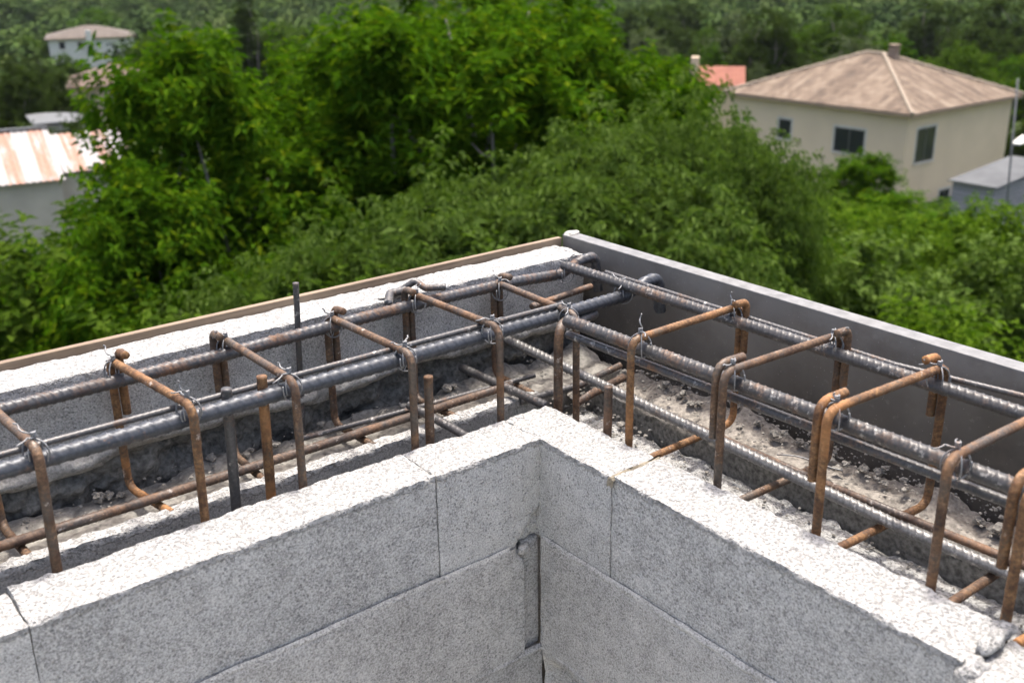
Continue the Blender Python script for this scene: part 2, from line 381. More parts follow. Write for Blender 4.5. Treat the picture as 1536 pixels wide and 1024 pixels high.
ol = RB(wl, 'outer_leaf', (-1.26, .3515, -.30), (.402, .4338, .1335), .0050, M['outer'], seed=28, edge=.0022, top=.0008, wave=.0012, eroded=outer_break)
# second slot: the rough mortar of the lower part
ol.data.materials.append(M['mortar_dark']); ol.data.materials.append(M['mortar_light'])
cs = np.empty(len(ol.data.vertices) * 3, np.float32); ol.data.vertices.foreach_get('co', cs); cs = cs.reshape(-1, 3)
fc = np.array([list(p.vertices)[0] for p in ol.data.polygons]); cz = cs[fc]
ln = -.004 + .016 * fbm(np.stack([cz[:, 0], cz[:, 0] * 0, cz[:, 0] * 0], 1), .12, 33, 3)
mi = np.where((cz[:, 2] < ln - .002) & (cz[:, 1] < .40), 1, np.where((cz[:, 2] < ln + .034 + .01 * fbm(cz, .03, 9)) & (cz[:, 1] < .40), 2, 0)).astype(np.int32)
ol.data.polygons.foreach_set('material_index', mi)
# joint lump in the outer leaf's white top, near the loose hook
lump(wl, 'mortar_lump', (-.018, .362, .135), (.030, .012, .004), M['mortar_light'], 47, amp=.5)
lump(wl, 'mortar_lump', (.392, .40, .126), (.012, .03, .010), M['outer'], 48, amp=.5)
# the plain masonry below and beyond, down to the ground
b = MB(); b.box(-4.6, -1.262, 0, .4325, -6.5, -.02).box(-1.262, -.001, .001, .20, -6.5, -.568).box(-1.262, .418, .2005, .4322, -6.5, -.302)
b.box(-1.262, -.001, .10, .2, -.568, -.31)
put(b.obj('lower_wall', M['block_low']), wl)
b = MB(); b.box(.001, .4185, -4.6, -1.185, -6.5, -.02).box(.001, .4183, -1.185, .20, -6.5, -.568).box(.092, .4181, -1.185, .20, -.567, -.302)
put(b.obj('lower_wall', M['block_low']), wr)
# crumbs of mortar lying in the troughs: nobody could count them
rng = np.random.default_rng(5); cb = MB()
def crumb(c, r):
    ico = np.array([(0, 0, 1), (.9, 0, .3), (.28, .85, .3), (-.72, .53, .3), (-.72, -.53, .3), (.28, -.85, .3), (.72, .53, -.4), (-.28, .85, -.4), (-.9, 0, -.4), (-.28, -.85, -.4), (.72, -.53, -.4), (0, 0, -1)])
    fcs = [(0, 1, 2), (0, 2, 3), (0, 3, 4), (0, 4, 5), (0, 5, 1), (1, 6, 2), (2, 7, 3), (3, 8, 4), (4, 9, 5), (5, 10, 1), (6, 7, 2), (7, 8, 3), (8, 9, 4), (9, 10, 5), (10, 6, 1), (11, 7, 6), (11, 8, 7), (11, 9, 8), (11, 10, 9), (11, 6, 10)]
    cb.add(np.array(c) + ico * r * rng.uniform(.6, 1.3, (12, 1)) * np.array([1, 1, .7]), fcs)
for _ in range(700):
    y = rng.uniform(-1.1, .2); x = .415 - abs(rng.normal(0, .035)); crumb((x, y, -.070 + .03 * max(0, (x - .35) / .07) * rng.uniform(0, 1.2)), rng.uniform(.001, .0036))
for _ in range(300):
    x = rng.uniform(-1.1, .38); y = .352 - abs(rng.normal(0, .03)); crumb((x, y, -.060 + .022 * max(0, (y - .30) / .05) * rng.uniform(0, 1)), rng.uniform(.001, .0034))
for _ in range(260):
    crumb((rng.uniform(.18, .40), rng.uniform(.02, .34), -.078), rng.uniform(.0015, .0045))
for _ in range(200):
    crumb((.205 + rng.uniform(0, .06), rng.uniform(-1.1, .1), -.088), rng.uniform(.001, .0034))
def clod(c, r, seed, n=9):
    u = np.linspace(0, math.pi, n); v = np.linspace(0, 2 * math.pi, 2 * n, endpoint=False); U, W = np.meshgrid(u, v, indexing='ij')
    d = np.stack([np.sin(U) * np.cos(W), np.sin(U) * np.sin(W), np.cos(U)], -1).reshape(-1, 3); P = np.array(c) + d * np.array([1, 1, .65]) * r * (1 + .75 * fbm(d, .6, seed, 4))[:, None]
    i = np.arange(n - 1)[:, None] * 2 * n; j = np.arange(2 * n)[None]; j2 = (j + 1) % (2 * n); cb.add(P, np.stack([i + j, i + 2 * n + j, i + 2 * n + j2, i + j2], -1).reshape(-1, 4).tolist())
for k in range(34):
    x = rng.uniform(-.95, .36); clod((x, .346 - abs(rng.normal(0, .016)), -.058 + rng.uniform(-.004, .012)), rng.uniform(.003, .010), 500 + k)
for k in range(60):
    y = rng.uniform(-.95, .22); clod((.408 - abs(rng.normal(0, .022)), y, -.066 + rng.uniform(-.004, .014)), rng.uniform(.003, .009), 600 + k)
for k in range(16): clod((rng.uniform(.19, .40), rng.uniform(.03, .33), -.080), rng.uniform(.004, .013), 720 + k)
tag(cb.obj('mortar_crumbs', M['mortar']), 'crumbs of grey mortar and concrete strewn along the trough floors', 'rubble', kind='stuff')

# ------------------------------------------------------------------ shuttering
def wood(name, a, b_, axis, sc=1.):
    t = NT(name); p = t.pos(); mp = t.n('ShaderNodeMapping', {'Vector': p}); mp.inputs['Scale'].default_value = tuple((4 if k == axis else 90) * sc for k in range(3))
    n = t.noise(mp.outputs[0], 1., 5, .6); n2 = t.noise(p, 6., 3)
    c = t.ramp(t.math('ADD', t.math('MULTIPLY', n, .6), t.math('MULTIPLY', n2, .4)), [(.35, a), (.65, b_)])
    return t.bsdf(c, .8, 0, t.bump(n, .4, .002))
M['board'] = wood('board', (.11, .075, .048), (.27, .20, .135), 0)
def ply():
    t = NT('film_faced_ply'); p = t.pos()
    z = t.n('ShaderNodeSeparateXYZ', {0: p}).outputs[2]; n1 = t.noise(p, 4., 5, .62); n2 = t.noise(p, 55., 4, .7); n3 = t.noise(p, 420., 2)
    c = t.ramp(n1, [(.35, (.036, .031, .026)), (.55, (.060, .052, .044)), (.72, (.100, .088, .074))])
    # cement dust lies as a broad irregular film along the upper half, splashes lower down
    d = t.math('ADD', t.math('MULTIPLY', z, 3.2), t.math('MULTIPLY', n1, .9)); c = t.mix(t.mapr(d, .34, .92, 0, .70), c, (.21, .198, .18))
    c = t.mix(t.mapr(t.noise(p, 14., 5, .65), .46, .66, 0, .6), c, (.105, .091, .076))
    c = t.mix(t.mapr(n2, .60, .74, 0, .40), c, (.25, .235, .215)); c = t.mix(t.mapr(t.voro(p, 120.).outputs['Distance'], .10, .03), c, (.36, .34, .32))
    c = t.mix(t.math('MULTIPLY', t.mapr(t.voro(p, 150.).outputs['Distance'], .24, .20), t.mapr(t.math('ADD', z, t.math('MULTIPLY', n1, .08)), .03, -.05, 0, .9)), c, (.30, .285, .26))
    top = t.mapr(z, .1465, .149); c = t.mix(top, c, t.ramp(n2, [(.3, (.10, .098, .094)), (.6, (.175, .172, .167))]))
    return t.bsdf(c, t.mapr(n1, .3, .7, .42, .62), 0, t.bump(t.math('ADD', n2, t.math('MULTIPLY', n3, .3)), .25, .0012))
M['ply'] = ply()
def board(name, x0, x1, y0, y1, z0, z1, mat, bw):
    o = MB(); o.box(x0, x1, y0, y1, z0, z1); o = o.obj(name, mat); return bevel(o, bw)
o = board('timber_board', -2.4, .418, .4345, .4465, -.15, .1445, M['board'], .0012)
tag(o, 'thin brown timber shuttering board standing on edge outside the white block top', 'board')
fp = thing('formwork_panel', 'dark film-faced formwork panel with a pale dusty top edge, standing behind the bars', 'formwork panel', (.436, -.43, -.30))
o = board('panel_face', .4205, .452, -1.9, .436, -.30, .150, M['ply'], .0015); put(o, fp)
b = MB()
for y in (.32, -.12, -.56, -1.0): b.box(.4525, .50, y - .022, y + .022, -.29, .06)
b.box(.5005, .545, -1.9, .43, -.06, -.015)
put(bevel(b.obj('back_brace', M['board']), .002), fp)
lump(fp, 'mortar_lump', (.437, .428, .149), (.018, .012, .006), M['mortar_light'], 91, amp=.5)

# =================================================================== REINFORCEMENT CAGES
cl = thing('rebar_cage', 'rusty rebar cage with one thick blue-grey front bar, beside the timber-edged white block leaf', 'rebar cage', (-.4, .21, -.05))
cr = thing('rebar_cage', 'rusty rebar cage with cement-dusted paired bars in front of the dark formwork panel', 'rebar cage', (.22, -.4, -.05))
RS = .0057
def bar(root, name, pts, r, mat, rib=(.0155, .085, .22), step=.0008, seg=18, bend=.03, label=None):
    P = fillet(pts, bend) if len(pts) > 2 else np.array(pts)
    o = put(tube(name, P, r, mat, seg=seg, step=step, rib=rib, wob=.012), root)
    if label: o['label'] = label
    return o
# long bars, cage along the timber
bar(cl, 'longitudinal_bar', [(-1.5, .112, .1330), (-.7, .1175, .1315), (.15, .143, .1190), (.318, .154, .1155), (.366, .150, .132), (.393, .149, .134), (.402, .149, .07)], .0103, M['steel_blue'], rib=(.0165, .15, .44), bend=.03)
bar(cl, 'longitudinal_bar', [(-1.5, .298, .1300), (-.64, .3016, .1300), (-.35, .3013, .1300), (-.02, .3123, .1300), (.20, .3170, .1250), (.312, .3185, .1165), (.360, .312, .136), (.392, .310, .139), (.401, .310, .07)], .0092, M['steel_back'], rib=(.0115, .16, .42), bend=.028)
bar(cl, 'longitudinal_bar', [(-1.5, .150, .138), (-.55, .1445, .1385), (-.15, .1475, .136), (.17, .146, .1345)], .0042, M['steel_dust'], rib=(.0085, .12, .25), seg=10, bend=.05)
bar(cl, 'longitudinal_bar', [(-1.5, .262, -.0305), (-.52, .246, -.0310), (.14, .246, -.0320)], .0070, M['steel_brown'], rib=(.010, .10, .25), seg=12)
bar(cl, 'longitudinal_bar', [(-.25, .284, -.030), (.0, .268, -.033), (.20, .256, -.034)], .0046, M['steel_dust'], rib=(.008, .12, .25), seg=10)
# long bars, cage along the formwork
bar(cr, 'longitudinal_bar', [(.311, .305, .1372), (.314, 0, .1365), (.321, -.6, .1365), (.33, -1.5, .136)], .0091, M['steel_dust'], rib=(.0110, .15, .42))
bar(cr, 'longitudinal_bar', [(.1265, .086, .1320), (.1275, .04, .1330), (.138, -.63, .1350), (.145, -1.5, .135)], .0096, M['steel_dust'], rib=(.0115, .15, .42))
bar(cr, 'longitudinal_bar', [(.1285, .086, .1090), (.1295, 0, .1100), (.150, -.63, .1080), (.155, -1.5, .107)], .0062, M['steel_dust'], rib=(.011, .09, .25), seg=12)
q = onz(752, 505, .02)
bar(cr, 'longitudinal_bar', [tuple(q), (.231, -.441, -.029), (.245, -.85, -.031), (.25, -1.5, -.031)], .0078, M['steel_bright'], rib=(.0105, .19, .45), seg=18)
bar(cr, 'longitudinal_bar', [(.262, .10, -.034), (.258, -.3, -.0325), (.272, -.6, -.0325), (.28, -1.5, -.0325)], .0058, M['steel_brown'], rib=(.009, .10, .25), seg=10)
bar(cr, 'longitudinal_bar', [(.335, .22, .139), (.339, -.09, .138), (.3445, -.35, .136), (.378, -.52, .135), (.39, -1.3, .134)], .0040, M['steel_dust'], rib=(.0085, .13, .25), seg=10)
bar(cl, 'lap_bar', [(.165, .132, .098), (.245, .150, .100)], .0085, M['steel_dust'], seg=12)
bar(cl, 'lap_bar', [(.21, .275, .088), (.36, .285, .092)], .0060, M['steel_brown'], rib=(.009, .1, .25), seg=10)
# cross bars lying low between the leaves
bar(cl, 'cross_bar', [(.105, .345, -.022), (.1205, .19, -.0275), (.122, .13, -.0275)], .0076, M['steel_dust'], rib=(.0105, .1, .25), seg=12)
bar(cl, 'cross_bar', [(-.0605, .262, -.019), (-.046, .17, -.0275), (-.040, .10, -.034)], .0070, M['steel_dust'], rib=(.0105, .1, .25), seg=12)
bar(cr, 'cross_bar', [tuple(onz(935, 566, -.045)), tuple(onz(885, 592, -.045)), tuple(onz(866, 604, -.05))], .0070, M['steel_brown'], rib=(.0105, .1, .25), seg=12)
bar(cr, 'cross_bar', [tuple(onz(930, 548, -.04)), tuple(onz(868, 578, -.045)), tuple(onz(780, 602, -.045))], .0062, M['steel_dust'], rib=(.0105, .1, .25), seg=12)

def tie(root, parent, c, along, up, r1, seed, tail=.026):
    """two turns of wire round a crossing and a twisted tail"""
    rg = np.random.default_rng(seed); c = np.array(c, float); a = np.array(along, float); a /= np.linalg.norm(a); z = np.array([0, 0, 1.])
    s = np.cross(a, z); mb = MB()
    for k, dg in enumerate((1, -1)):
        d = (a * dg + s); d /= np.linalg.norm(d); th = np.linspace(-.4, 2 * math.pi * 1.05, 36)
        P = c + d[None] * (np.cos(th) * (r1 + .0035))[:, None] + z[None] * (np.sin(th) * (r1 + .0060) - r1 * .25)[:, None] + (np.cross(d, z) * .004)[None] * (th / 6)[:, None]
        tube_into(mb, P, .0011, seg=6)
    top = c + z * (r1 + .004)
    for k in range(2):
        d = np.array([rg.normal(0, .7), rg.normal(0, .7), rg.uniform(.1, .9)]) + np.array([-.5, .1, 0]); d /= np.linalg.norm(d); L = tail * rg.uniform(.6, 1.15)
        t = np.linspace(0, 1, 14); P = top[None] + d[None] * (t * L)[:, None] + np.stack([np.sin(t * 9 + k * 3) * .0022, np.cos(t * 8 + k * 3) * .0022, -.010 * t ** 2 * k], 1)
        tube_into(mb, P, .0011, seg=6)
    th = np.linspace(0, 6 * math.pi, 40); P = top[None] + np.stack([np.cos(th) * .0024, np.sin(th) * .0024, th / 19 * .007], 1); tube_into(mb, P, .0012, seg=6)
    o = mb.obj('tie_wire', M['wire'], None, True); o.parent = parent
    return o

def stirrup(root, kind, s0, s1, zt, mat, seed, w0=.1005, w1=None, zb=-.0455, wend=None, tail=(.012, .085), stub=.03, second=False, tilt=0):
    """closed rectangular link; kind 'x' lies in a plane x = const, kind 'y' in a plane y = const. s0 front, s1 back station"""
    w1 = w1 if w1 is not None else (.3275 if kind == 'x' else .3385)
    wend = wend if wend is not None else (.216 if kind == 'x' else .135)
    f = (lambda s, w, z: (s, w, z)) if kind == 'x' else (lambda s, w, z: (w, s, z))
    main = [f(s0 + tilt, wend, zb), f(s1, w1, zb), f(s1, w1, zt), f(s0, w0, zt), f(s0 + tilt, w0, zb - .16)]
    mb = MB()
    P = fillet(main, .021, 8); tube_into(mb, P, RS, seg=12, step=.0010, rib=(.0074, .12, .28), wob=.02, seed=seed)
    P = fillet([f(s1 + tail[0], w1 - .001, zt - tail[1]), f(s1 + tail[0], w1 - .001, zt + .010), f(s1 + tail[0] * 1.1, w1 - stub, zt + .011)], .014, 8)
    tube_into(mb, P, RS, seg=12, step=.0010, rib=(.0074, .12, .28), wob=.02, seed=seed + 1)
    if second:
        P = fillet([f(s0 + .0145, w0 + .055, zt + .004), f(s0 + .0145, w0 + .002, zt + .006), f(s0 + .0145, w0 + .004, zt - .10)], .022, 8)
        tube_into(mb, P, RS, seg=12, step=.0010, rib=(.0074, .12, .28), wob=.02, seed=seed + 2)
    o = put(mb.obj('stirrup', mat, None, True), root)
    al = (1, 0, 0) if kind == 'x' else (0, 1, 0)
    tie(root, o, f(s0 + .003, w0 + .021, zt - .010), al, 1, .0125, seed * 3 + 1)
    tie(root, o, f(s1, w1 - .019, zt - .010), al, 1, .0110, seed * 3 + 2)
    return o
for k, (a, b_, zt, mat) in enumerate([(-.985, -1.0, .155, 'steel_rust'), (-.822, -.84, .155, 'steel_rust'), (-.656, -.672, .1530, 'steel_rust'), (-.4735, -.500, .1535, 'steel_rust2'), (-.3345, -.338, .148, 'steel_rust'), (-.1525, -.163, .1415, 'steel_rust'), (.0045, -.006, .1455, 'steel_rust'), (.1590, .1665, .1310, 'steel_rust')]):
    stirrup(cl, 'x', a, b_, zt, M[mat], 100 + k, tail=((.013 if k % 2 else -.012), .085), tilt=[0, 0, -.008, -.006, -.004, -.003, 0, .004][k])
for k, (a, b_, zt, sec) in enumerate([(-.0825, -.0815, .1540, False), (-.2530, -.2640, .1585, True), (-.4130, -.4262, .1600, True), (-.5680, -.575, .1570, False), (-.655, -.68, .157, True), (-.83, -.84, .157, False), (-1.0, -1.01, .157, True)]):
    stirrup(cr, 'y', a, b_, zt, M['steel_rust2' if k % 2 == 0 else 'steel_rust'], 200 + k, tail=((-.012 if k != 2 else .013), .075), second=sec, tilt=-.003)
# hooked bar beside the corner link
bar(cr, 'hooked_bar', [(.172, .135, .112), (.118, .096, .120), (.1135, .092, -.20)], .0072, M['steel_rust'], rib=(.0062, .085, .22), seg=12, bend=.03)
# bent stub on top of the hook by the white block
bar(cl, 'hooked_bar', [(-.006, .352, .146), (.012, .340, .160), (.020, .322, .150), (.046, .300, .152)], .0056, M['steel_dust'], rib=(.007, .1, .2), seg=10, bend=.01)
bar(cl, 'hooked_bar', [(-.055, .318, .140), (-.035, .345, .146), (-.004, .345, .146)], .0070, M['steel_dust'], rib=(.009, .1, .2), seg=10, bend=.01)
for (c, al, sd) in [((.316, .155, .124), (1, 0, 0), 5), ((.312, .303, .126), (1, 0, 0), 6)]:
    pr = [o for o in cr.children if o.name.startswith('longitudinal_bar')][0]
    tie(cr, pr, c, al, 1, .0125, 400 + sd)

# starter bars rising on their own out of the wall cores
def starter(pts, r, mat, label, rib=(.0085, .1, .25)):
    P = np.array(pts, float); o = tube('starter_bar', P - P[0], r, mat, seg=12, step=.003, rib=rib, wob=.015); o.location = P[0]
    return tag(o, label, 'starter bar', 'starter bars rising from the wall cores')
a0 = ony(450, 560, .3405); a1 = ony(443.5, 424, .3405)
starter([a0 + (a0 - a1) * .9, a1], .0046, M['steel_dust'], 'tall thin grey starter bar standing against the inner face of the outer block leaf')
starter([(-.1235, .112, -.25), (-.1185, .112, .0955)], .0068, M['steel_rust'], 'short brown starter bar with sawn top, ending below the thick blue-grey bar')
starter([(-.425, .1395, -.25), (-.4125, .1395, .1480)], .0068, M['steel_dust'], 'ribbed starter bar with orange tip, tied behind the thick blue-grey bar', rib=(.0085, .16, .25))
starter([(-.372, .1395, -.25), (-.3625, .1395, .1520)], .0070, M['steel_rust2'], 'smooth orange rusted starter bar beside the ribbed one, hooked behind the thick bar', rib=(.0085, .03, .25))
starter([(.100, -.0395, -.25), (.100, -.0385, .0690)], .0066, M['steel_brown'], 'short dark starter bar with cut top beside the inner corner of the dusty cage')
P = onz(1165, 687, -.062) + np.stack([np.linspace(0, .09, 20) * .45, -np.linspace(0, .09, 20), .006 + .004 * np.sin(np.linspace(0, 5, 20))], 1)
o = tube('wire_offcut', P - P[0], .0012, M['wire'], seg=6); o.location = P[0]
tag(o, 'dark bent wire offcut lying on the mortar bed by the formwork panel', 'wire')

# floor slab of the storey inside
s = MB(); s.box(-4.6, -.002, -4.6, -.002, -1.20, -1.0); structure(s.obj('floor', M['mortar_light']))
# =================================================================== TERRAIN
C2 = CAM[:2]
def sst(a, b, x): t = np.clip((np.asarray(x, float) - a) / (b - a), 0, 1); return t * t * (3 - 2 * t)
def ground(x, y):
    d = np.hypot(np.asarray(x, float) - C2[0], np.asarray(y, float) - C2[1])
    g = -6.5 - 5.8 * sst(9, 58, d) - 5.0 * sst(60, 190, d) + 95 * sst(210, 900, d)
    P = np.stack([np.ravel(x), np.ravel(y), np.ravel(x) * 0.], 1).astype(float)
    n = vn(P, 160., 3) * 14 + vn(P, 60., 4) * 3.5
    return g + n.reshape(np.shape(g)) * sst(170, 420, d)
def gz(x, y): return float(ground(np.array([x]), np.array([y]))[0])
rr = np.r_[0, np.geomspace(3, 700, 140)]; na = 220; th = np.linspace(0, 2 * math.pi, na, endpoint=False)
X = C2[0] + rr[:, None] * np.cos(th)[None]; Y = C2[1] + rr[:, None] * np.sin(th)[None]; Z = ground(X, Y)
i = np.arange(len(rr) - 1)[:, None] * na; j = np.arange(na)[None]; j2 = (j + 1) % na
t = NT('ground'); p = t.pos(); n = t.noise(p, .25, 5); n2 = t.noise(p, 6., 4)
c = t.ramp(t.math('ADD', t.math('MULTIPLY', n, .6), t.math('MULTIPLY', n2, .4)), [(.35, (.030, .050, .014)), (.55, (.055, .075, .022)), (.72, (.15, .125, .075))])
M['ground'] = t.bsdf(c, .95, 0, t.bump(n2, .6, .1), .1)
structure(mesh('ground', np.stack([X, Y, Z], -1).reshape(-1, 3), np.stack([i + j, i + na + j, i + na + j2, i + j2], -1).reshape(-1, 4), M['ground']))

# =================================================================== TREES
def crown_data(seed, lobes, n, k, sl, ll, lw, up=.6, out=.6, droop=.25, shell=.33, gap=-.03, cut=-.55, tuft=11, spread=.17):
    """n sprigs of k leaves spread through the outer part of the lobes"""
    rg = np.random.default_rng(seed); L = np.array(lobes, float)
    wgt = (L[:, 3] * L[:, 4] * L[:, 5]) ** .667; w = rg.choice(len(L), n * 2, p=wgt / wgt.sum())
    d = rg.normal(size=(n * 2, 3)); d /= np.linalg.norm(d, axis=1)[:, None]
    ok = d[:, 2] > cut + rg.uniform(-.3, .3, n * 2); w, d = w[ok][:n], d[ok][:n]; n = len(w)
    # the sprigs stand together in tufts
    nt = max(1, n // tuft); own = rg.integers(0, nt, n); w, d = w[own], d[own]; r = (rg.uniform(0, 1, nt) ** shell)[own]
    ln = 1 + .34 * vn(d * 1.9 + w[:, None] * 9.7, 1., seed) + .20 * vn(d * 5 + w[:, None] * 3.1, 1., seed + 1)
    B = L[w, :3] + d * L[w, 3:6] * (r * ln)[:, None]
    B = B + rg.normal(0, spread, (n, 3)) * np.array([1, 1, 1.15])
    # gaps: drop sprigs where a coarse noise is low
    keep = fbm(B, (L[:, 3].mean()) * .62, seed + 2, 2) > gap + rg.normal(0, .05, n); B, d = B[keep], d[keep]; n = len(B)
    S = d * out + np.array([0, 0, up]) + rg.normal(0, .38, (n, 3)); S /= np.linalg.norm(S, axis=1)[:, None]
    ls = sl * rg.uniform(.5, 1.25, n)
    side = np.cross(S, rg.normal(size=(n, 3))); side /= np.linalg.norm(side, axis=1)[:, None]; side2 = np.cross(S, side)
    Vs = []
    for q in range(k):
        tt = (q + .6) / k; a = 2.4 * q + rg.uniform(-.5, .5, n)
        pos = B + S * (ls * tt)[:, None] - np.array([0, 0, 1.]) * (ls * tt ** 2 * droop)[:, None]
        ax = S * .45 + side * np.cos(a)[:, None] * .85 + side2 * np.sin(a)[:, None] * .85 - np.array([0, 0, droop * 1.3]); ax /= np.linalg.norm(ax, axis=1)[:, None]
        upv = np.array([0, 0, 1.]) + rg.normal(0, .45, (n, 3)); sd = np.cross(ax, upv); sd /= np.linalg.norm(sd, axis=1)[:, None] + 1e-9; nr = np.cross(sd, ax)
        l = ll * rg.uniform(.6, 1.25, n)[:, None]; wd = lw * rg.uniform(.7, 1.25, n)[:, None]
        m = pos + ax * l * .45 + nr * l * .06
        Vs.append(np.stack([pos, m + sd * wd * .5 + nr * wd * .12, pos + ax * l - np.array([0, 0, 1.]) * l * .18, m - sd * wd * .5 + nr * wd * .12], 1))
    V = np.concatenate(Vs, 0).reshape(-1, 3); nl = len(V) // 4; b = np.arange(nl)[:, None] * 4
    return V, np.concatenate([b + np.array([0, 1, 2]), b + np.array([0, 2, 3])], 0)
def limbs_mesh(seed, lobes, h0, r0, mat, name='trunk', twigs=26):
    rg = np.random.default_rng(seed); mb = MB(); L = np.array(lobes, float)
    top = np.array([L[:, 0].mean() * .5, L[:, 1].mean() * .5, h0])
    P = np.array([(0, 0, -.3), (rg.normal(0, .06), rg.normal(0, .06), h0 * .5), top]); P, _ = resample(P, h0 / 8)
    tube_into(mb, P, np.linspace(r0, r0 * .72, len(P)) * (1 + .35 * np.exp(-np.arange(len(P)) / 1.2)), seg=9)
    for l in L:
        e = l[:3] + np.array([0, 0, -l[5] * .3]); mid = (top + e) / 2 + rg.normal(0, .12, 3) * np.linalg.norm(e - top)
        Q, _ = resample([top - (0, 0, h0 * .08), top * .6 + mid * .4, mid, e], np.linalg.norm(e - top) / 9)
        tube_into(mb, Q, np.linspace(r0 * .52, r0 * .08, len(Q)), seg=7)
        for _ in range(max(3, int(twigs * l[3] / L[:, 3].sum()))):
            s = Q[int(rg.uniform(.3, .95) * (len(Q) - 1))]; d = rg.normal(size=3); d[2] = abs(d[2]) * .7; d /= np.linalg.norm(d)
            e2 = s + d * l[3:6] * rg.uniform(.25, .55); R2, _ = resample([s, (s + e2) / 2 + rg.normal(0, .07, 3) * l[3], e2], l[3] / 6)
            tube_into(mb, R2, np.linspace(r0 * .16, r0 * .035, len(R2)), seg=5)
    return mb.obj(name, mat, None, True)
M['bark'] = plain('bark', (.12, .10, .08), .9, scale=6); M['bark_grey'] = plain('grey_bark', (.19, .17, .145), .9, scale=6)
LM = {
 'bright': leaf_mat('bright_leaves', (.018, .056, .004), (.070, .132, .007), .27, .0, young=(.11, .142, .006)),
 'olive': leaf_mat('olive_leaves', (.030, .058, .009), (.098, .146, .034), .24, .0),
 'yellow': leaf_mat('yellow_green_leaves', (.028, .064, .005), (.092, .148, .014), .30, .0),
 'dark': leaf_mat('dark_leaves', (.015, .030, .006), (.042, .060, .014), .22, .0),
 'mid': leaf_mat('mid_green_leaves', (.020, .045, .005), (.064, .104, .012), .24, .0),
 'blue': leaf_mat('grey_green_leaves', (.040, .058, .026), (.085, .105, .048), .24, .01),
}
PROTO = {}
def proto(key, seed, lobes, h0, r0, leaf, **kw):
    V, Fc = crown_data(seed, lobes, **kw)
    c = mesh('crown', V, Fc, LM[leaf], None, False); tr = limbs_mesh(seed, lobes, h0, r0, M['bark_grey' if leaf in ('bright', 'olive') else 'bark'])
    for o in (c, tr): COL.objects.unlink(o)
    PROTO[key] = (c, tr, float(V[:, 2].max()))
def plant(key, name, label, cat, px, py, dist, rz, width=1., group=None, leaf=None, sink=0., hmax=None):
    """a tree standing on the ground at this bearing and distance, as tall as the photograph shows its top"""
    p = at(px, py, dist); g0 = gz(p[0], p[1]) - sink; s = (p[2] - g0) / PROTO[key][2]
    root = thing(name, label, cat, (p[0], p[1], g0), rz, group)
    for o in PROTO[key][:2]:
        q = o.copy(); COL.objects.link(q); q.parent = root; q.scale = (s * width, s * width, s)
        if leaf and o is PROTO[key][0]: q.data = LEAFED(key, leaf)
    return root
_lf = {}
def LEAFED(key, leaf):
    if (key, leaf) not in _lf:
        me = PROTO[key][0].data.copy(); me.materials[0] = LM[leaf]; _lf[(key, leaf)] = me
    return _lf[(key, leaf)]
def lobes_of(seed, n, R, H, z0, r, squash=.85):
    rg = np.random.default_rng(seed); out = []
    for k in range(n):
        a = 2.4 * k + rg.uniform(-.4, .4); q = math.sqrt((k + .5) / n); rad_ = R * q * .78
        zz = z0 + (H - z0) * (1 - .62 * q ** 1.6) * rg.uniform(.80, 1.0) - r * .7
        rk = r * rg.uniform(.75, 1.2); out.append((rad_ * math.cos(a), rad_ * math.sin(a), zz, rk, rk, rk * squash))
        if q > .5: out.append((rad_ * 1.02 * math.cos(a + .3), rad_ * 1.02 * math.sin(a + .3), z0 + (zz - z0) * rg.uniform(.25, .55), rk * .95, rk * .95, rk * squash))
    out.append((0, 0, z0 + (H - z0) * .45, r * 1.1, r * 1.1, r))
    return out
proto('broad', 11, lobes_of(1, 24, 3.4, 7.2, 1.2, .82), 1.6, .17, 'bright', n=8200, k=9, sl=.40, ll=.18, lw=.075, up=1.0, out=.40, droop=.25, tuft=27, spread=.17, gap=-.12, shell=.30)
proto('round', 12, lobes_of(2, 15, 2.2, 6.2, 1.0, .66), 1.5, .13, 'bright', n=5600, k=9, sl=.38, ll=.17, lw=.070, up=.95, out=.45, droop=.25, tuft=27, spread=.16, gap=-.12, shell=.30)
proto('fine', 13, lobes_of(3, 18, 2.6, 5.6, .7, .68), 1.2, .12, 'olive', n=10500, k=9, sl=.30, ll=.11, lw=.036, up=.35, out=.6, droop=.5, tuft=26, spread=.15, gap=-.12, shell=.30)
proto('shrub', 14, lobes_of(4, 8, 1.5, 3.2, .3, .62), .5, .06, 'yellow', n=5200, k=8, sl=.22, ll=.09, lw=.046, up=.7, out=.55, droop=.15, tuft=24, spread=.12, gap=-.12, shell=.32)
proto('wood', 15, lobes_of(6, 9, 2.4, 6.5, 1.4, 1.05), 1.5, .18, 'mid', n=3600, k=7, sl=.40, ll=.22, lw=.12, up=.5, out=.7, tuft=12, spread=.22, droop=.2, shell=.30)
proto('pine', 16, lobes_of(8, 10, 2.3, 7.5, 2.2, .95, .6), 2.4, .18, 'dark', n=3600, k=7, sl=.36, ll=.20, lw=.10, up=.5, out=.7, tuft=12, spread=.2, droop=.1, shell=.32)
proto('column', 17, [(0, 0, .9 + .55 * q, .62 * math.sin(min(1, (q + 1.2) / 5) * 1.57) * (1 if q < 7 else (12.4 - q) / 5.4), .62 * (1 if q < 7 else (12.4 - q) / 5.4), .6) for q in range(12)], 1., .1, 'dark', n=2600, k=6, sl=.3, ll=.17, lw=.08, up=1.3, out=.3, droop=0, shell=.35)

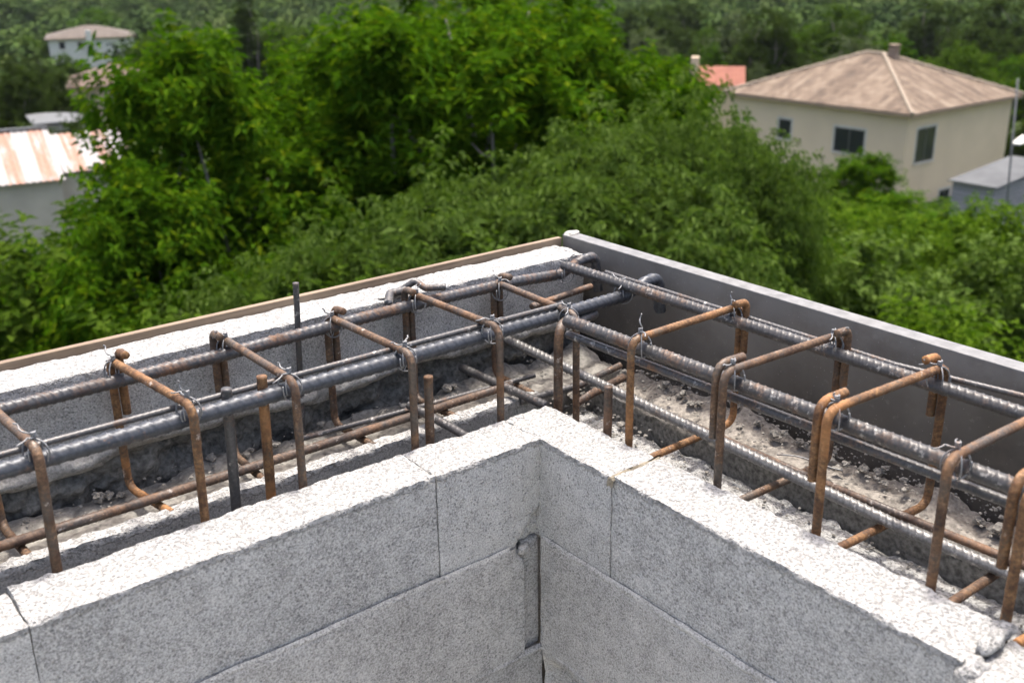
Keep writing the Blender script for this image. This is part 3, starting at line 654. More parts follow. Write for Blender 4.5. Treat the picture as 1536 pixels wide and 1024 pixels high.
# nearest trees and shrubs
T_ = 'tree'; S_ = 'shrub'
plant('broad', 'broadleaf_tree', 'largest bright green broadleaf tree, its wide crown rising behind the block wall with dangling leaves', T_, 640, -105, 15.5, .4, 1.04)
plant('round', 'broadleaf_tree', 'bright green broadleaf tree next to the white rusty barn roof, crown leaning over it', T_, 280, 8, 14.2, 2.1, .84)
plant('round', 'broadleaf_tree', 'bright green tree crown between the largest tree and the red tiled roof', T_, 910, 12, 18.5, 1.0, 1.0)
plant('broad', 'broadleaf_tree', 'bright green broadleaf crown filling the gap between the barn-side tree and the largest tree', T_, 455, 30, 18.0, 2.6, .9)
plant('broad', 'broadleaf_tree', 'tall bright green crown behind the largest tree, reaching the top edge', T_, 790, -95, 20.0, 4.1, .95)
plant('round', 'broadleaf_tree', 'low dark-bottomed broadleaf crown under the barn-side tree, touching the timber board', T_, 165, 228, 12.2, 4.4, .82)
plant('fine', 'fine_leaved_tree', 'olive green fine-leaved tree in front of the tan house wall, directly behind the formwork corner', T_, 880, 138, 11.6, .9, 1.0)
plant('fine', 'fine_leaved_tree', 'grey-green fine-leaved tree with drooping twigs below the largest bright tree', T_, 690, 190, 10.8, 3.0, .92)
plant('fine', 'fine_leaved_tree', 'smaller olive fine-leaved tree with bare grey twigs, above the tall thin starter bar', T_, 490, 262, 10.0, 5.0, .8)
plant('fine', 'fine_leaved_tree', 'olive tree crown overlapping the lower corner of the tan house', T_, 1040, 98, 14.0, 1.9, .82)
plant('fine', 'fine_leaved_tree', 'olive fine-leaved tree just below the red tiled roof, filling the space beside the tan house', T_, 985, 100, 13.2, 2.4, .90)
plant('fine', 'fine_leaved_tree', 'olive fine-leaved crown with tip close under the left eave of the tan house'.replace('left ', 'long '), T_, 1090, 120, 12.4, 1.1, .52)
plant('round', 'broadleaf_tree', 'bright green crown that hides the wall of the red tiled house', T_, 968, 66, 19.5, 3.3, .9)
plant('fine', 'fine_leaved_tree', 'dull olive fine-leaved crown covering the small window side of the tan house', T_, 1056, 104, 13.0, 4.4, .66)
plant('shrub', 'leafy_shrub', 'yellow-green shrub in front of the small bright tree under the wide window', S_, 1280, 290, 23., 3.3, 1.7)
plant('shrub', 'leafy_shrub', 'dark green shrub at the foot of the grey barn wall', S_, 20, 305, 13.5, .3, 1.5, leaf='mid')
plant('shrub', 'leafy_shrub', 'bright yellow-green shrub mass behind the formwork panel near the corner', S_, 1110, 312, 14.5, 1.4, 1.5)
plant('shrub', 'leafy_shrub', 'bright green shrub under the tan house, right of the formwork corner shrub'.replace('right of', 'beyond'), S_, 1215, 322, 17.5, 2.7, 1.25, leaf='bright')
plant('shrub', 'leafy_shrub', 'dull olive shrub in the dip between two yellow-green shrubs behind the formwork', S_, 1300, 362, 12.6, .7, 1.35, leaf='olive')
plant('shrub', 'leafy_shrub', 'pale yellow-green shrub just over the low end of the formwork panel', S_, 1450, 425, 10.6, 3.6, 1.05)
plant('shrub', 'leafy_shrub', 'tall yellow-green shrub below the grey shed roof', S_, 1465, 292, 20.0, 5.2, 1.2)
plant('shrub', 'leafy_shrub', 'dark olive shrub at the frame edge beneath the pale pole', S_, 1545, 330, 16., 4.0, 1.3, leaf='olive')
plant('round', 'broadleaf_tree', 'small bright tree standing against the tan house wall under its wide window', T_, 1297, 218, 36., 2.2, 1.25)
plant('shrub', 'leafy_shrub', 'green shrub at the foot of the tan house under its corner', S_, 1400, 294, 30., 2.0, 2.2, leaf='bright')
plant('shrub', 'leafy_shrub', 'green shrub low against the tan house beside the small bright tree', S_, 1215, 278, 32., 1.0, 2.1, leaf='mid')
plant('shrub', 'leafy_shrub', 'dim green undergrowth shrub in the shade under the biggest crown', S_, 400, 420, 9.0, .9, 1.3, leaf='mid')
plant('shrub', 'leafy_shrub', 'dim green undergrowth shrub beneath the fine-leaved trees by the formwork corner', S_, 780, 340, 9.6, 1.9, 1.3, leaf='olive')
# middle distance
mid = [
 ('column', 'cypress', 'dark slim cypress spire rising above the bright trees', 'cypress', 366, -30, 95, 1.3, 'dark'),
 ('column', 'cypress', 'dark cypress column at the picture edge beyond the barn', 'cypress', 12, 82, 70, 1.5, 'dark'),
 ('column', 'cypress', 'dark cypress column standing beside its twin beyond the barn', 'cypress', 38, 96, 68, 1.4, 'dark'),
 ('pine', 'dark_tree', 'dark bushy tree between the cypresses and the pinkish house', T_, 88, 98, 72, 1.0, 'dark'),
 ('wood', 'leafy_tree', 'grey-green tree just below the far white house wall', T_, 95, 78, 150, 1.4, 'mid'),
 ('wood', 'leafy_tree', 'small dark tree peeping over the barn roof ridge', T_, 122, 165, 58, 1.0, 'dark'),
 ('wood', 'leafy_tree', 'low green trees fringe before the barn ridge', T_, 30, 180, 60, 1.3, 'dark'),
 ('wood', 'leafy_tree', 'bright tree rising behind the far white house roof', T_, 140, 10, 235, 1.6, 'bright'),
 ('wood', 'leafy_tree', 'rounded green tree beside the far white house', T_, 40, 52, 190, 1.6, 'mid'),
 ('wood', 'leafy_tree', 'pale green tree right beyond the roof edge of the far white house'.replace('right ', ''), T_, 235, 38, 190, 1.5, 'blue'),
 ('wood', 'leafy_tree', 'green tree below the slim cypress spire', T_, 410, 30, 110, 1.5, 'mid'),
 ('wood', 'leafy_tree', 'yellow-green tree in the gap by the cypress spire', T_, 330, 40, 120, 1.4, 'bright'),
 ('pine', 'dark_tree', 'largest dark pine-like tree beyond the tan house ridge', T_, 1160, 5, 92, 1.25, 'dark'),
 ('pine', 'dark_tree', 'dark tree with warm olive top right behind the tan house chimney'.replace('right ', ''), T_, 1255, 0, 98, 1.2, 'mid'),
 ('wood', 'leafy_tree', 'pale grey-green tree leaning on the big dark pine', T_, 1105, 12, 100, .9, 'blue'),
 ('wood', 'leafy_tree', 'vivid green tree above the red tiled roof', T_, 1075, 62, 98, .9, 'bright'),
 ('wood', 'leafy_tree', 'vivid green small tree touching the chimney of the tan house', T_, 1345, 48, 88, .9, 'bright'),
 ('wood', 'leafy_tree', 'broad green tree behind the far slope of the tan roof', T_, 1445, 66, 82, 1.25, 'mid'),
 ('wood', 'leafy_tree', 'green tree behind the eave corner of the tan house', T_, 1530, 80, 84, 1.2, 'bright'),
 ('wood', 'leafy_tree', 'grey-green round bush-like tree by the eave of the tan roof', T_, 1140, 92, 80, .7, 'blue'),
 ('pine', 'dark_tree', 'dark grey-green tree mass high above the tan roof at the top edge', T_, 1400, -5, 140, 1.5, 'dark'),
 ('pine', 'dark_tree', 'blackish tree mass in the top corner over the tan roof', T_, 1500, -10, 130, 1.5, 'dark'),
 ('wood', 'leafy_tree', 'dusky green tree at the top edge between bright crown and dark pine', T_, 960, 6, 130, 1.6, 'dark'),
 ('wood', 'leafy_tree', 'dusky green tree behind the bright crown near the top edge', T_, 1030, -4, 150, 1.6, 'dark'),
 ('wood', 'leafy_tree', 'mid green tree just beyond the bright crown and the red roof chimney', T_, 1000, 70, 105, 1.1, 'mid'),
 ('wood', 'leafy_tree', 'shaded tree between the pinkish house and the barn-side tree', T_, 200, 120, 75, 1.1, 'dark'),
 ('wood', 'leafy_tree', 'dark tree behind the house shed by the pale pole', T_, 1540, 180, 68, 1.0, 'dark'),
]
for k, (key, nm, lab, cat, px, py, ds, wd, lf) in enumerate(mid): plant(key, nm, lab, cat, px, py, ds, k * 1.7, wd, leaf=lf)
# more trees down the valley: round crowns nothing tells apart
rg = np.random.default_rng(42); n = 0
az0 = math.atan2(MR[2][1], MR[2][0])
HOUSES_AT = []
def blocks_view(a, d, k=1.05): return any(abs(math.atan2(hy - C2[1], hx - C2[0]) - a) < r_ / math.hypot(hx - C2[0], hy - C2[1]) * k and d < math.hypot(hx - C2[0], hy - C2[1]) for hx, hy, r_ in HOUSES_AT)
def free(x, y, r=9):
    return all((x - hx) ** 2 + (y - hy) ** 2 > (hr + r * .4) ** 2 for hx, hy, hr in HOUSES_AT)
VALLEY = []
# =================================================================== far wood: reads as one mass
def far_wood():
    rg = np.random.default_rng(77); Vs, Fs, Cs, n0 = [], [], [], 0
    bases = []
    for k in range(4):
        lb = lobes_of(20 + k, 6, 2.6, 6.5, .6, 1.35); V, Fc = crown_data(30 + k, lb, n=330, k=3, sl=.5, ll=.55, lw=.38, up=.5, out=.7, droop=.2, shell=.25, gap=-.3, tuft=6, spread=.25)
        bases.append((V, Fc))
    for _ in range(1500):
        a = az0 + rg.uniform(-.62, .62); d = 140 + 270 * rg.uniform(0, 1) ** 1.1
        x, y = C2[0] + d * math.cos(a), C2[1] + d * math.sin(a)
        if not free(x, y, 10) or blocks_view(a, d): continue
        V, Fc = bases[rg.integers(4)]; s = rg.uniform(.8, 1.6); ph = rg.uniform(0, 6.28); c, sn = math.cos(ph), math.sin(ph)
        W = V @ np.array([[c, sn, 0], [-sn, c, 0], [0, 0, 1]]) * np.array([s * 1.15, s * 1.15, s * .9]) + np.array([x, y, gz(x, y) - .5])
        Vs.append(W); Fs.append(Fc + n0); Cs.append(np.full(len(W), rg.uniform(0, 1))); n0 += len(W)
    return np.vstack(Vs), np.vstack(Fs), np.concatenate(Cs)

# =================================================================== HOUSES
M['stucco'] = plain('tan_stucco', (.60, .47, .325), .9, scale=.6, var=.06)
M['white_wall'] = plain('white_render', (.58, .56, .51), .85, scale=.5, var=.05)
M['pink_wall'] = plain('pinkish_render', (.48, .36, .29), .9, scale=.5, var=.1)
M['grey_wall'] = plain('grey_render', (.40, .355, .30), .9, scale=.8, var=.14)
M['stone'] = plain('stone_trim', (.50, .46, .40), .85, scale=2.)
M['eave'] = plain('shaded_eave', (.30, .215, .145), .9, scale=2., var=.1)  # brown stands in for the shadow band under the eaves
M['glass'] = NT('window_glass').bsdf((.018, .020, .024), .08, 0)
M['frame'] = plain('dark_window_frame', (.07, .068, .066), .5)
M['brick'] = plain('chimney_brick', (.26, .19, .14), .9, scale=6., var=.3)
M['curtain'] = plain('pale_curtain', (.20, .20, .21), .9)
def tile_mat(name):
    t = NT(name); a = t.n('ShaderNodeAttribute', attribute_name='tile'); p = t.gen()
    c = t.ramp(a.outputs['Fac'], [(0., (.050, .033, .022)), (.35, (.105, .072, .048)), (.65, (.15, .108, .074)), (1., (.22, .172, .125))])
    c = t.mix(t.mapr(t.noise(p, 1.3, 4), .55, .75, 0, .2), c, (.15, .13, .105)); return t.bsdf(c, .9)
M['tile'] = tile_mat('clay_tiles')
def red_tile(name, a, b_):
    t = NT(name); at_ = t.n('ShaderNodeAttribute', attribute_name='tile'); return t.bsdf(t.ramp(at_.outputs['Fac'], [(0., a), (1., b_)]), .9)
M['red_tile'] = red_tile('red_tiles', (.15, .045, .026), (.23, .085, .050)); M['brown_tile'] = red_tile('brown_tiles', (.070, .055, .044), (.115, .093, .074)); M['pink_tile'] = red_tile('pink_tiles', (.095, .060, .045), (.14, .094, .072))
def hip_roof(root, lx, ly, ze, pitch, mat, res=.085, over=0., wave=.060, name='roof', thick=.16, gable=False):
    """tiled hip roof over [0,lx] x [0,ly] (eaves included), corrugated down each slope"""
    nx, ny = int(lx / res), int(ly / res); X, Y = np.meshgrid(np.linspace(0, lx, nx + 1), np.linspace(0, ly, ny + 1), indexing='ij')
    dd = np.stack([X + (99 if gable else 0), lx - X + (99 if gable else 0), Y, ly - Y], -1); w = dd.argmin(-1); h = dd.min(-1)
    acr = np.where(w < 2, Y, X); row = h / .36
    Z = ze + h * pitch + wave * np.abs(np.sin(acr / .28 * math.pi)) - .035 * (row % 1) + .012 * vn(np.stack([X.ravel(), Y.ravel(), X.ravel() * 0], 1), .5, 4).reshape(X.shape)
    V = np.stack([X, Y, Z], -1).reshape(-1, 3); i = np.arange(nx)[:, None] * (ny + 1) + np.arange(ny)[None]
    Q = np.stack([i, i + ny + 1, i + ny + 2, i + 1], -1).reshape(-1, 4)
    o = mesh(name, V, Q, mat, root, True)
    col = _h(np.floor(acr / .28).astype(np.int64).ravel(), np.floor(row).astype(np.int64).ravel(), w.ravel().astype(np.int64), 5)
    colm = _h(np.floor(acr / .28).astype(np.int64).ravel(), w.ravel().astype(np.int64), w.ravel().astype(np.int64) * 0, 9); col = .5 * col + .5 * colm
    col = np.clip(col * .9 + .1 * (vn(V, 1.4, 6) * .5 + .5), 0, 1)
    at_ = o.data.attributes.new('tile', 'FLOAT', 'POINT'); at_.data.foreach_set('value', col.astype(np.float32))
    b = MB(); b.box(.02, lx - .02, .02, ly - .02, ze - thick, ze - .012); e = b.obj('eave', M['eave'], o)
    return o
def window(root, kind, s0, s1, z0, z1, w, nrm, curtain=False):
    """opening on the plane x = w (kind 'x') or y = w; nrm is the outward sign"""
    def bx(mb, a0, a1, c0, c1, d0, d1):
        lo, hi = sorted((w + nrm * d0, w + nrm * d1))
        if kind == 'x': mb.box(lo, hi, a0, a1, c0, c1)
        else: mb.box(a0, a1, lo, hi, c0, c1)
    mb = MB(); f = .055
    bx(mb, s0, s0 + f, z0, z1, -.10, .006); bx(mb, s1 - f, s1, z0, z1, -.10, .006); bx(mb, s0 + f, s1 - f, z1 - f, z1, -.10, .006); bx(mb, s0 + f, s1 - f, z0, z0 + f, -.10, .006)
    if s1 - s0 > .9: bx(mb, (s0 + s1) / 2 - .03, (s0 + s1) / 2 + .03, z0 + f, z1 - f, -.09, .003)
    o = mb.obj('window', M['frame'], root)
    mb = MB(); bx(mb, s0 + f, s1 - f, z0 + f, z1 - f, -.04, .0015); mb.obj('pane', M['glass'], o)
    mb = MB(); bx(mb, s0 - .10, s1 + .10, z0 - .10, z0 - .012, -.05, .07); mb.obj('sill', M['stone'], o)
    mb = MB(); bx(mb, s0 - .12, s0 - .004, z0, z1, -.02, .012); bx(mb, s1 + .004, s1 + .12, z0, z1, -.02, .012); bx(mb, s0 - .12, s1 + .12, z1 + .004, z1 + .12, -.02, .012); mb.obj('surround', M['stone'], o)
    return o
# the tan house; its sides run along x and y like the walls
ze = CAM[2] - 8.0
A, B, Cc = onz(1085, 138, ze), onz(1368, 173, ze), onz(1532, 142, ze)
ox = float(A[0] + B[0]) / 2; oy = float(B[1]); lx = float(Cc[0]) - ox; ly = float(A[1]) - oy
hr = thing('house', 'tan rendered house with a pale clay-tiled hip roof and three dark windows', 'house', (ox, oy, gz(ox, oy)))
def hb(o): return put(o, hr)
xc = lx / 2; pz = onx(1306, 80, ox + xc)[2]; pitch = (pz - ze) / xc
rt = hip_roof(hr, lx, ly, ze - hr.location.z, pitch, M['tile'])
ov = .42
mb = MB(); mb.box(ov, lx - ov, ov, ly - ov, -3.5, ze - hr.location.z - .165); mb.obj('wall', M['stucco'], hr)
zr = ze - hr.location.z
def cap(name, a, b_, r=.10):
    P = np.linspace(a, b_, 40); P[:, 2] += .02 + .03 * np.abs(np.sin(np.arange(40) * .9)); o = tube(name, P, r, M['tile_cap'], seg=8); o.parent = rt; return o
M['tile_cap'] = plain('mortared_ridge_tiles', (.26, .21, .155), .9, scale=4., var=.15)
for (x, y, e) in [(0, 0, 0), (lx, 0, 0), (0, ly, 1), (lx, ly, 1)]: cap('hip_tiles', (x, y, zr), (xc, xc if e == 0 else ly - xc, zr + xc * pitch))
cap('ridge_tiles', (xc, xc, zr + xc * pitch), (xc, ly - xc, zr + xc * pitch))
wz = hr.location.z; wx = ox + ov; wy = oy + ov
def wpt(kind, u, v):
    p = onx(u, v, wx) if kind == 'x' else ony(u, v, wy); return ((p[1] - oy) if kind == 'x' else (p[0] - ox)), p[2] - wz
for kind, (u0, v0, u1, v1) in [('x', (1169, 178, 1185, 209)), ('x', (1253, 190, 1294, 233)), ('y', (1377, 194, 1398, 239)), ('y', (1409, 286, 1419, 322))]:
    s0, zt = wpt(kind, (u0), v0); s1, zb = wpt(kind, u1, v1); s0, s1 = sorted((s0, s1)); zb, zt = sorted((zb, zt))
    window(hr, kind, s0, s1, zb, zt, ov, -1)
cpt = onx(1322, 92, ox + xc + .3); cy = float(cpt[1]) - oy
ch = MB(); zc = zr + xc * pitch
ch.box(xc + .08, xc + .50, xc - .66, xc - .24, zc - .5, zc + .26).box(xc + .03, xc + .55, xc - .71, xc - .19, zc + .262, zc + .31)
for dx in (.10, .25, .41): ch.box(xc + dx, xc + dx + .07, xc - .65, xc - .58, zc + .312, zc + .47); ch.box(xc + dx, xc + dx + .07, xc - .32, xc - .25, zc + .312, zc + .47)
ch.box(xc + .04, xc + .54, xc - .70, xc - .20, zc + .472, zc + .54); ch.obj('chimney', M['brick'], rt)
HOUSES_AT.append((ox + lx / 2, oy + ly / 2, 9))
# grey block shed beside it
sd = CAM[2] - 9.6
a, b_ = onz(1425, 268, sd), onz(1502, 276, sd)
sh = thing('shed', 'grey block shed with a pale sheet roof beside the tan house', 'shed', (a[0], a[1], gz(a[0], a[1])))
L = 5.0; W_ = float(a[1] - b_[1]); sz = sd - sh.location.z
t = NT('grey_blocks'); br = t.n('ShaderNodeTexBrick', {'Vector': t.n('ShaderNodeVectorRotate', {'Vector': t.gen()}, rotation_type='EULER_XYZ').outputs[0], 'Color1': (.21, .20, .215, 1), 'Color2': (.27, .25, .27, 1), 'Mortar': (.14, .135, .14, 1), 'Scale': 1., 'Brick Width': .5, 'Row Height': .2, 'Mortar Size': .012})
t.t.nodes[-2].inputs['Rotation'].default_value = (rad(90), 0, 0); M['grey_blocks'] = t.bsdf(br.outputs['Color'], .9)
mb = MB(); mb.box(.1, L, -W_, -.1, -2.5, sz - .06); mb.obj('wall', M['grey_blocks'], sh)
mb = MB(); nn = 60
for q in range(nn):
    y0 = -W_ - .15 + (W_ + .2) * q / nn; y1 = -W_ - .15 + (W_ + .2) * (q + 1) / nn; dz = .025 * (q % 2)
    mb.add([(-.1, y0, sz - .05 + dz), (-.1, y1, sz - .05 + .025 - dz), (L + .2, y1, sz + .35 + .025 - dz), (L + .2, y0, sz + .35 + dz), (-.1, y0, sz - .10 + dz), (-.1, y1, sz - .10 + .025 - dz), (L + .2, y1, sz + .30 + .025 - dz), (L + .2, y0, sz + .30 + dz)], [(3, 2, 1, 0), (4, 5, 6, 7), (1, 5, 4, 0), (3, 7, 6, 2)])
M['sheet'] = plain('weathered_sheet', (.095, .098, .097), .6, scale=1.2, var=.25); mb.obj('roof', M['sheet'], sh)
HOUSES_AT.append((a[0] + L / 2, a[1] - W_ / 2, 4))
# pole with a small pale awning
pb = at(1521, 300, 34.); g0 = gz(pb[0], pb[1]); pt_ = at(1527, 118, 34.)
po = thing('pole', 'slim pale grey pole with a small white awning near the shed', 'pole', (pb[0], pb[1], g0))
tube('shaft', [(0, 0, 0), (pt_[0] - pb[0], pt_[1] - pb[1], pt_[2] - g0)], .03, M['sheet'], po, seg=8)
aw = at(1530, 216, 34.) - np.array([pb[0], pb[1], g0]); mb = MB(); mb.add([aw + (0, 0, 0), aw + (.6, -.3, .17), aw + (.65, .3, .15), aw + (.1, .3, -.02), aw + (0, 0, -.04), aw + (.6, -.3, .13), aw + (.65, .3, .11), aw + (.1, .3, -.06)], [(0, 1, 2, 3), (7, 6, 5, 4), (0, 4, 5, 1), (1, 5, 6, 2), (2, 6, 7, 3), (3, 7, 4, 0)]); mb.obj('awning', M['white_wall'], po)
# barn with the rusty white sheet roof
t = NT('rusty_white_sheets'); p = t.gen(); sp = t.n('ShaderNodeSeparateXYZ', {0: p}); st = t.n('ShaderNodeCombineXYZ', {0: t.math('MULTIPLY', sp.outputs[0], 3.2), 1: t.math('MULTIPLY', sp.outputs[1], .55), 2: 0.})
n1 = t.noise(st.outputs[0], 1., 4, .6); n2 = t.noise(p, 9., 4)
strip = t.math('GREATER_THAN', t.math('FRACT', t.math('MULTIPLY', sp.outputs[0], .80)), .52)
rm = t.math('MULTIPLY', t.math('ADD', t.math('MULTIPLY', strip, .85), .10), t.mapr(t.math('ADD', t.math('MULTIPLY', n1, .7), t.math('MULTIPLY', n2, .3)), .40, .50))
M['rusty_sheet'] = t.bsdf(t.mix(rm, (.30, .29, .28), t.ramp(n2, [(.3, (.22, .095, .055)), (.7, (.36, .19, .125))])), .75)
be = onz(87, 266, CAM[2] - 8.5); bl = onz(0, 275, CAM[2] - 8.5); yaw = math.atan2(be[1] - bl[1], be[0] - bl[0])
bn = thing('barn', 'long grey barn under a white corrugated roof streaked with rust', 'barn', (be[0], be[1], gz(be[0], be[1])), yaw)
ez = be[2] - bn.location.z
def corr(name, x0, x1, y0, y1, z0, z1, mat):
    nx = int((x1 - x0) / .06); xs = np.linspace(x0, x1, nx + 1); ys = np.linspace(y0, y1, 9); X, Y = np.meshgrid(xs, ys, indexing='ij')
    Z = z0 + (Y - y0) / (y1 - y0) * (z1 - z0) + .03 * np.sin(X / .25 * 2 * math.pi); V = np.stack([X, Y, Z], -1).reshape(-1, 3); V2 = V - (0, 0, .03)
    i = np.arange(nx)[:, None] * 9 + np.arange(8)[None]; Q = np.stack([i, i + 9, i + 10, i + 1], -1).reshape(-1, 4); return mesh(name, np.vstack([V, V2]), np.vstack([Q, Q[:, ::-1] + len(V)]), mat, bn, True)
corr('roof', -16, .25, -.25, 3.7, ez - .05, ez + 1.45, M['rusty_sheet']); corr('roof', .30, 3.2, .4, 3.9, ez + .1, ez + 1.15, M['rusty_sheet'])
mb = MB(); mb.box(-16, .1, 0, 7, -2.5, ez - .12); mb.add([(-16, 3.5, ez), (.1, 3.5, ez), (.1, 3.5, ez + 1.3), (-16, 3.5, ez + 1.3), (-16, 7, ez - .12), (.1, 7, ez - .12)], [(2, 3, 4, 5)]); mb.box(.1, 3.1, .6, 6.5, -2.5, ez - .1); mb.obj('wall', M['grey_wall'], bn)
mb = MB(); mb.box(-16, .25, 3.62, 3.86, ez + 1.46, ez + 1.56); mb.obj('ridge_cap', M['sheet'], bn)
HOUSES_AT.append((be[0] - 3, be[1] + 3, 8))
sl = at(75, 183, 62.); o = MB(); g0 = gz(sl[0], sl[1]); o.box(-.7, 1.8, -.1, 3, -1, sl[2] - g0 - .15)
lt = thing('lean_to', 'small lean-to with a pale curved sheet roof peeping over the barn ridge', 'lean-to', (sl[0], sl[1], g0), yaw); o.obj('wall', M['grey_wall'], lt)
mb = MB()
for q in range(10):
    x0, x1 = -.9 + q * .3, -.6 + q * .3; zz = lambda x: sl[2] - g0 - .06 * (x / 1.2) ** 2
    mb.add([(x0, -.3, zz(x0)), (x1, -.3, zz(x1)), (x1, 3.2, zz(x1) + .08), (x0, 3.2, zz(x0) + .08), (x0, -.3, zz(x0) - .06), (x1, -.3, zz(x1) - .06), (x1, 3.2, zz(x1) + .02), (x0, 3.2, zz(x0) + .02)], [(0, 1, 2, 3), (7, 6, 5, 4), (0, 4, 5, 1), (2, 6, 7, 3)])
mb.obj('roof', M['sheet'], lt)
def simple_house(label, eL, eR, dist, depth, wall, tile, pitch_top, wins=(), chim=None, drop=5., over=.5, gable=False, sight=True):
    """hip-roofed house seen square on: eave end pixels, distance, roof-top pixel row"""
    a, b_ = at(eL[0], eL[1], dist), at(eR[0], eR[1], dist); L = float(np.linalg.norm((b_ - a)[:2])); yaw_ = math.atan2(b_[1] - a[1], b_[0] - a[0])
    z = float(a[2] + b_[2]) / 2; g_ = min(gz(a[0], a[1]), z - 3.); h = thing('house', label, 'house', (a[0], a[1], g_), yaw_)
    e = z - g_; top = at((eL[0] + eR[0]) / 2, pitch_top, dist + depth / 2)[2] - z; pt = max(.15, top / (depth / 2))
    r = hip_roof(h, L, depth, e, pt, tile, res=.11, wave=.03, gable=gable); mb = MB(); mb.box(over, L - over, over, depth - over, -1.5, e - .17); mb.obj('wall', wall, h)
    for (u0, v0, u1, v1) in wins:
        q0, q1 = at(u0, v0, dist), at(u1, v1, dist); s0 = float(np.hypot(*(q0 - a)[:2])); s1 = float(np.hypot(*(q1 - a)[:2])); window(h, 'y', s0, s1, float(q1[2]) - g_, float(q0[2]) - g_, over, -1)
    if chim:
        q0, q1 = at(chim[0], chim[1], dist), at(chim[2], chim[3], dist); s0 = float(np.hypot(*(q0 - a)[:2])); s1 = float(np.hypot(*(q1 - a)[:2])); mb = MB(); mb.box(s0, s1, over - .55 if chim[4] else over + .3, over - .003 if chim[4] else over + 1.1, (0 if chim[4] else e), float(q0[2]) - g_); mb.obj('chimney', wall, h)
    HOUSES_AT.append(((a[0] + b_[0]) / 2, (a[1] + b_[1]) / 2, L * .55 if sight else .1)); return h
simple_house('white rendered far house with a low brown hip roof and white chimney stack', (66, 58), (205, 56), 185., 12., M['white_wall'], M['brown_tile'], 38, wins=[(88, 64, 98, 74), (116, 64, 125, 74)], chim=(127, 46, 138, 60, True))
simple_house('pinkish house with a faded rose roof half hidden by the barn-side tree', (98, 126), (240, 130), 100., 9., M['pink_wall'], M['pink_tile'], 92)
simple_house('house with red tiled roof partly hidden behind the bright crown', (1034, 130), (1118, 127), 74., 7., M['stucco'], M['red_tile'], 99, gable=True, chim=(1024, 88, 1035, 120, False))
simple_house('white far house glimpsed through gaps in the bright crown', (330, 88), (420, 86), 130., 8., M['white_wall'], M['brown_tile'], 72, sight=False)
# individual valley trees
for _ in range(900):
    if n >= 120: break
    a = az0 + rg.uniform(-.58, .58); d = rg.uniform(62, 165); x, y = C2[0] + d * math.cos(a), C2[1] + d * math.sin(a)
    if not free(x, y, 12) or any((x - u) ** 2 + (y - v) ** 2 < 22 for u, v in VALLEY): continue
    # keep the sight lines to the houses open
    if blocks_view(a, d): continue
    VALLEY.append((x, y)); n += 1
    key = ['wood', 'pine', 'wood'][n % 3]; lf = ['mid', 'dark', 'mid', 'bright', 'blue', 'dark'][n % 6]; g0 = gz(x, y); s = rg.uniform(.7, 1.15)
    root = thing('valley_tree', 'round crowned green tree in the wooded valley floor beyond the houses', T_, (x, y, g0), rg.uniform(0, 6), 'trees of the wooded valley floor')
    for o in PROTO[key][:2]:
        q = o.copy(); COL.objects.link(q); q.parent = root; q.scale = (s * 1.2, s * 1.2, s)
        if o is PROTO[key][0]: q.data = LEAFED(key, lf)
t = NT('far_leaves'); tr_ = t.n('ShaderNodeAttribute', attribute_name='tree').outputs['Fac']; rnd = t.n('ShaderNodeNewGeometry').outputs['Random Per Island']
c = t.ramp(tr_, [(0., (.028, .054, .014)), (.4, (.048, .090, .018)), (.75, (.074, .125, .022)), (1., (.105, .145, .040))])
c = t.mix(t.math('MULTIPLY', rnd, .25), c, (.09, .12, .040)); M['far_leaves'] = t.bsdf(c, .9, 0, None, .1)
V, Fc, Cv = far_wood(); fw = tag(mesh('far_woodland', V, Fc, M['far_leaves'], None, False), 'dark green woodland covering the far hillsides', 'woodland', kind='stuff')
fw.data.attributes.new('tree', 'FLOAT', 'POINT').data.foreach_set('value', Cv.astype(np.float32))
# scrub and low growth under the trees
def scrub():
    rg = np.random.default_rng(9); lb = [(0, 0, .25, .8, .8, .5)]; Vb, Fb = crown_data(3, lb, n=110, k=5, sl=.3, ll=.16, lw=.08, up=.7, out=.6, cut=-.1)
    Vs, Fs, n0 = [], [], 0
    for _ in range(700):
        a = az0 + rg.uniform(-.75, .75); d = 6.5 + 54 * rg.uniform(0, 1) ** .7; x, y = C2[0] + d * math.cos(a), C2[1] + d * math.sin(a)
        if (x < .8 and y < .9) or not free(x, y, 2): continue
        s = rg.uniform(.6, 1.6); W = Vb * s + np.array([x, y, gz(x, y)]); Vs.append(W); Fs.append(Fb + n0); n0 += len(W)
    return np.vstack(Vs), np.vstack(Fs)
V, Fc = scrub(); tag(mesh('undergrowth', V, Fc, LM['mid'], None, False), 'low green undergrowth covering the slope below the trees', 'undergrowth', kind='stuff')

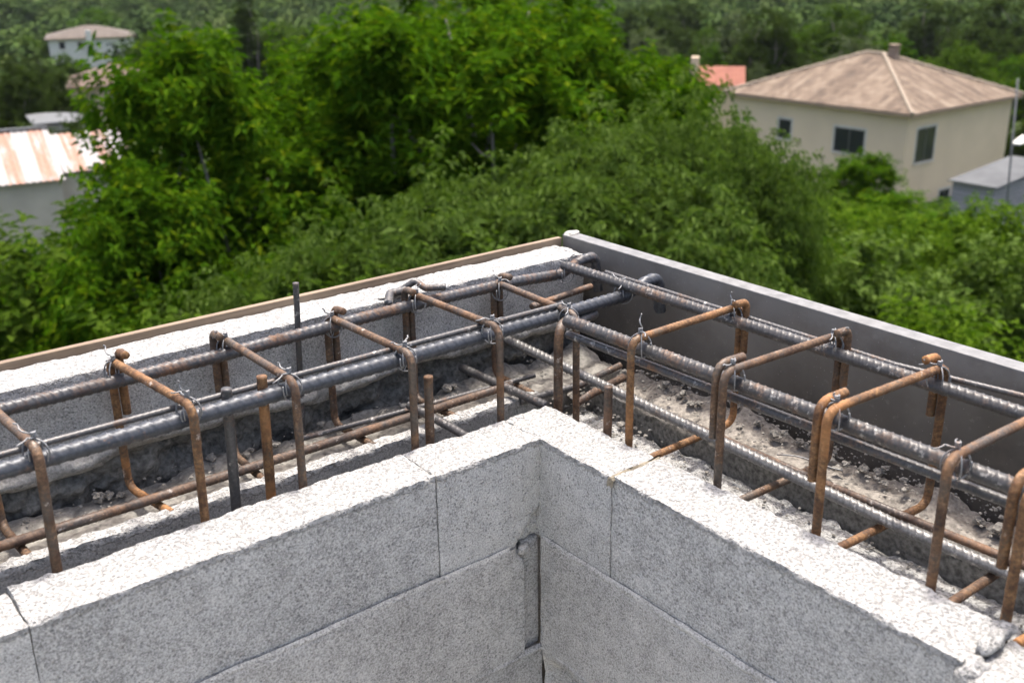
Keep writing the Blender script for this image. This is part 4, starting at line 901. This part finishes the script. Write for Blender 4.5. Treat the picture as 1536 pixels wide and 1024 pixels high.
# =================================================================== AIR
hz = MB(); hz.box(-760, 760, -760, 760, -45, 140); hz = hz.obj('haze', None); hz['kind'] = 'stuff'; hz['label'] = 'thin pale summer haze filling the valley'; hz['category'] = 'haze'
t = NT('haze'); pv = t.n('ShaderNodeVolumePrincipled', {'Density': .00007, 'Color': (.80, .86, .92, 1), 'Anisotropy': .2}); t.t.links.new(pv.outputs[0], t.out.inputs['Volume']); hz.data.materials.append(t.m)
# =================================================================== LIGHT, CAMERA
sunv = np.array([.20, .15, 1.]); sunv /= np.linalg.norm(sunv)
sl_ = D.lights.new('sun', 'SUN'); sl_.energy = 1.9; sl_.angle = rad(5); sl_.color = (1., .96, .90)
so = D.objects.new('sun', sl_); link(so); so.rotation_euler = Vector(sunv).to_track_quat('Z', 'Y').to_euler(); so.location = (0, 0, 30)
w = D.worlds.new('World'); SC.world = w; w.use_nodes = True; nt = w.node_tree; nt.nodes.clear()
sky = nt.nodes.new('ShaderNodeTexSky'); sky.sky_type = 'NISHITA'; sky.sun_disc = False; sky.sun_elevation = math.asin(sunv[2]); sky.sun_rotation = math.atan2(sunv[0], sunv[1])
sky.air_density = .8; sky.dust_density = 7.0; sky.ozone_density = .3; sky.altitude = 200
bg = nt.nodes.new('ShaderNodeBackground'); bg.inputs['Strength'].default_value = .15; wo = nt.nodes.new('ShaderNodeOutputWorld')
nt.links.new(sky.outputs[0], bg.inputs[0]); nt.links.new(bg.outputs[0], wo.inputs[0])
cd = D.cameras.new('camera'); co = D.objects.new('camera', cd); link(co); SC.camera = co
m = Matrix((MR[0], -MR[1], -MR[2])).transposed().to_4x4(); m.translation = Vector(CAM); co.matrix_world = m
cd.sensor_width = 36.; cd.lens = F / 1536 * 36; cd.clip_start = .05; cd.clip_end = 5000
cd.dof.use_dof = True; cd.dof.focus_distance = 1.62; cd.dof.aperture_fstop = 5.6
SC.view_settings.view_transform = 'Standard'; SC.view_settings.look = 'None'; SC.view_settings.gamma = 1; SC.view_settings.exposure = 1.5
SC.cycles.use_denoising = True; SC.cycles.max_bounces = 8; SC.cycles.diffuse_bounces = 4; SC.cycles.transparent_max_bounces = 8
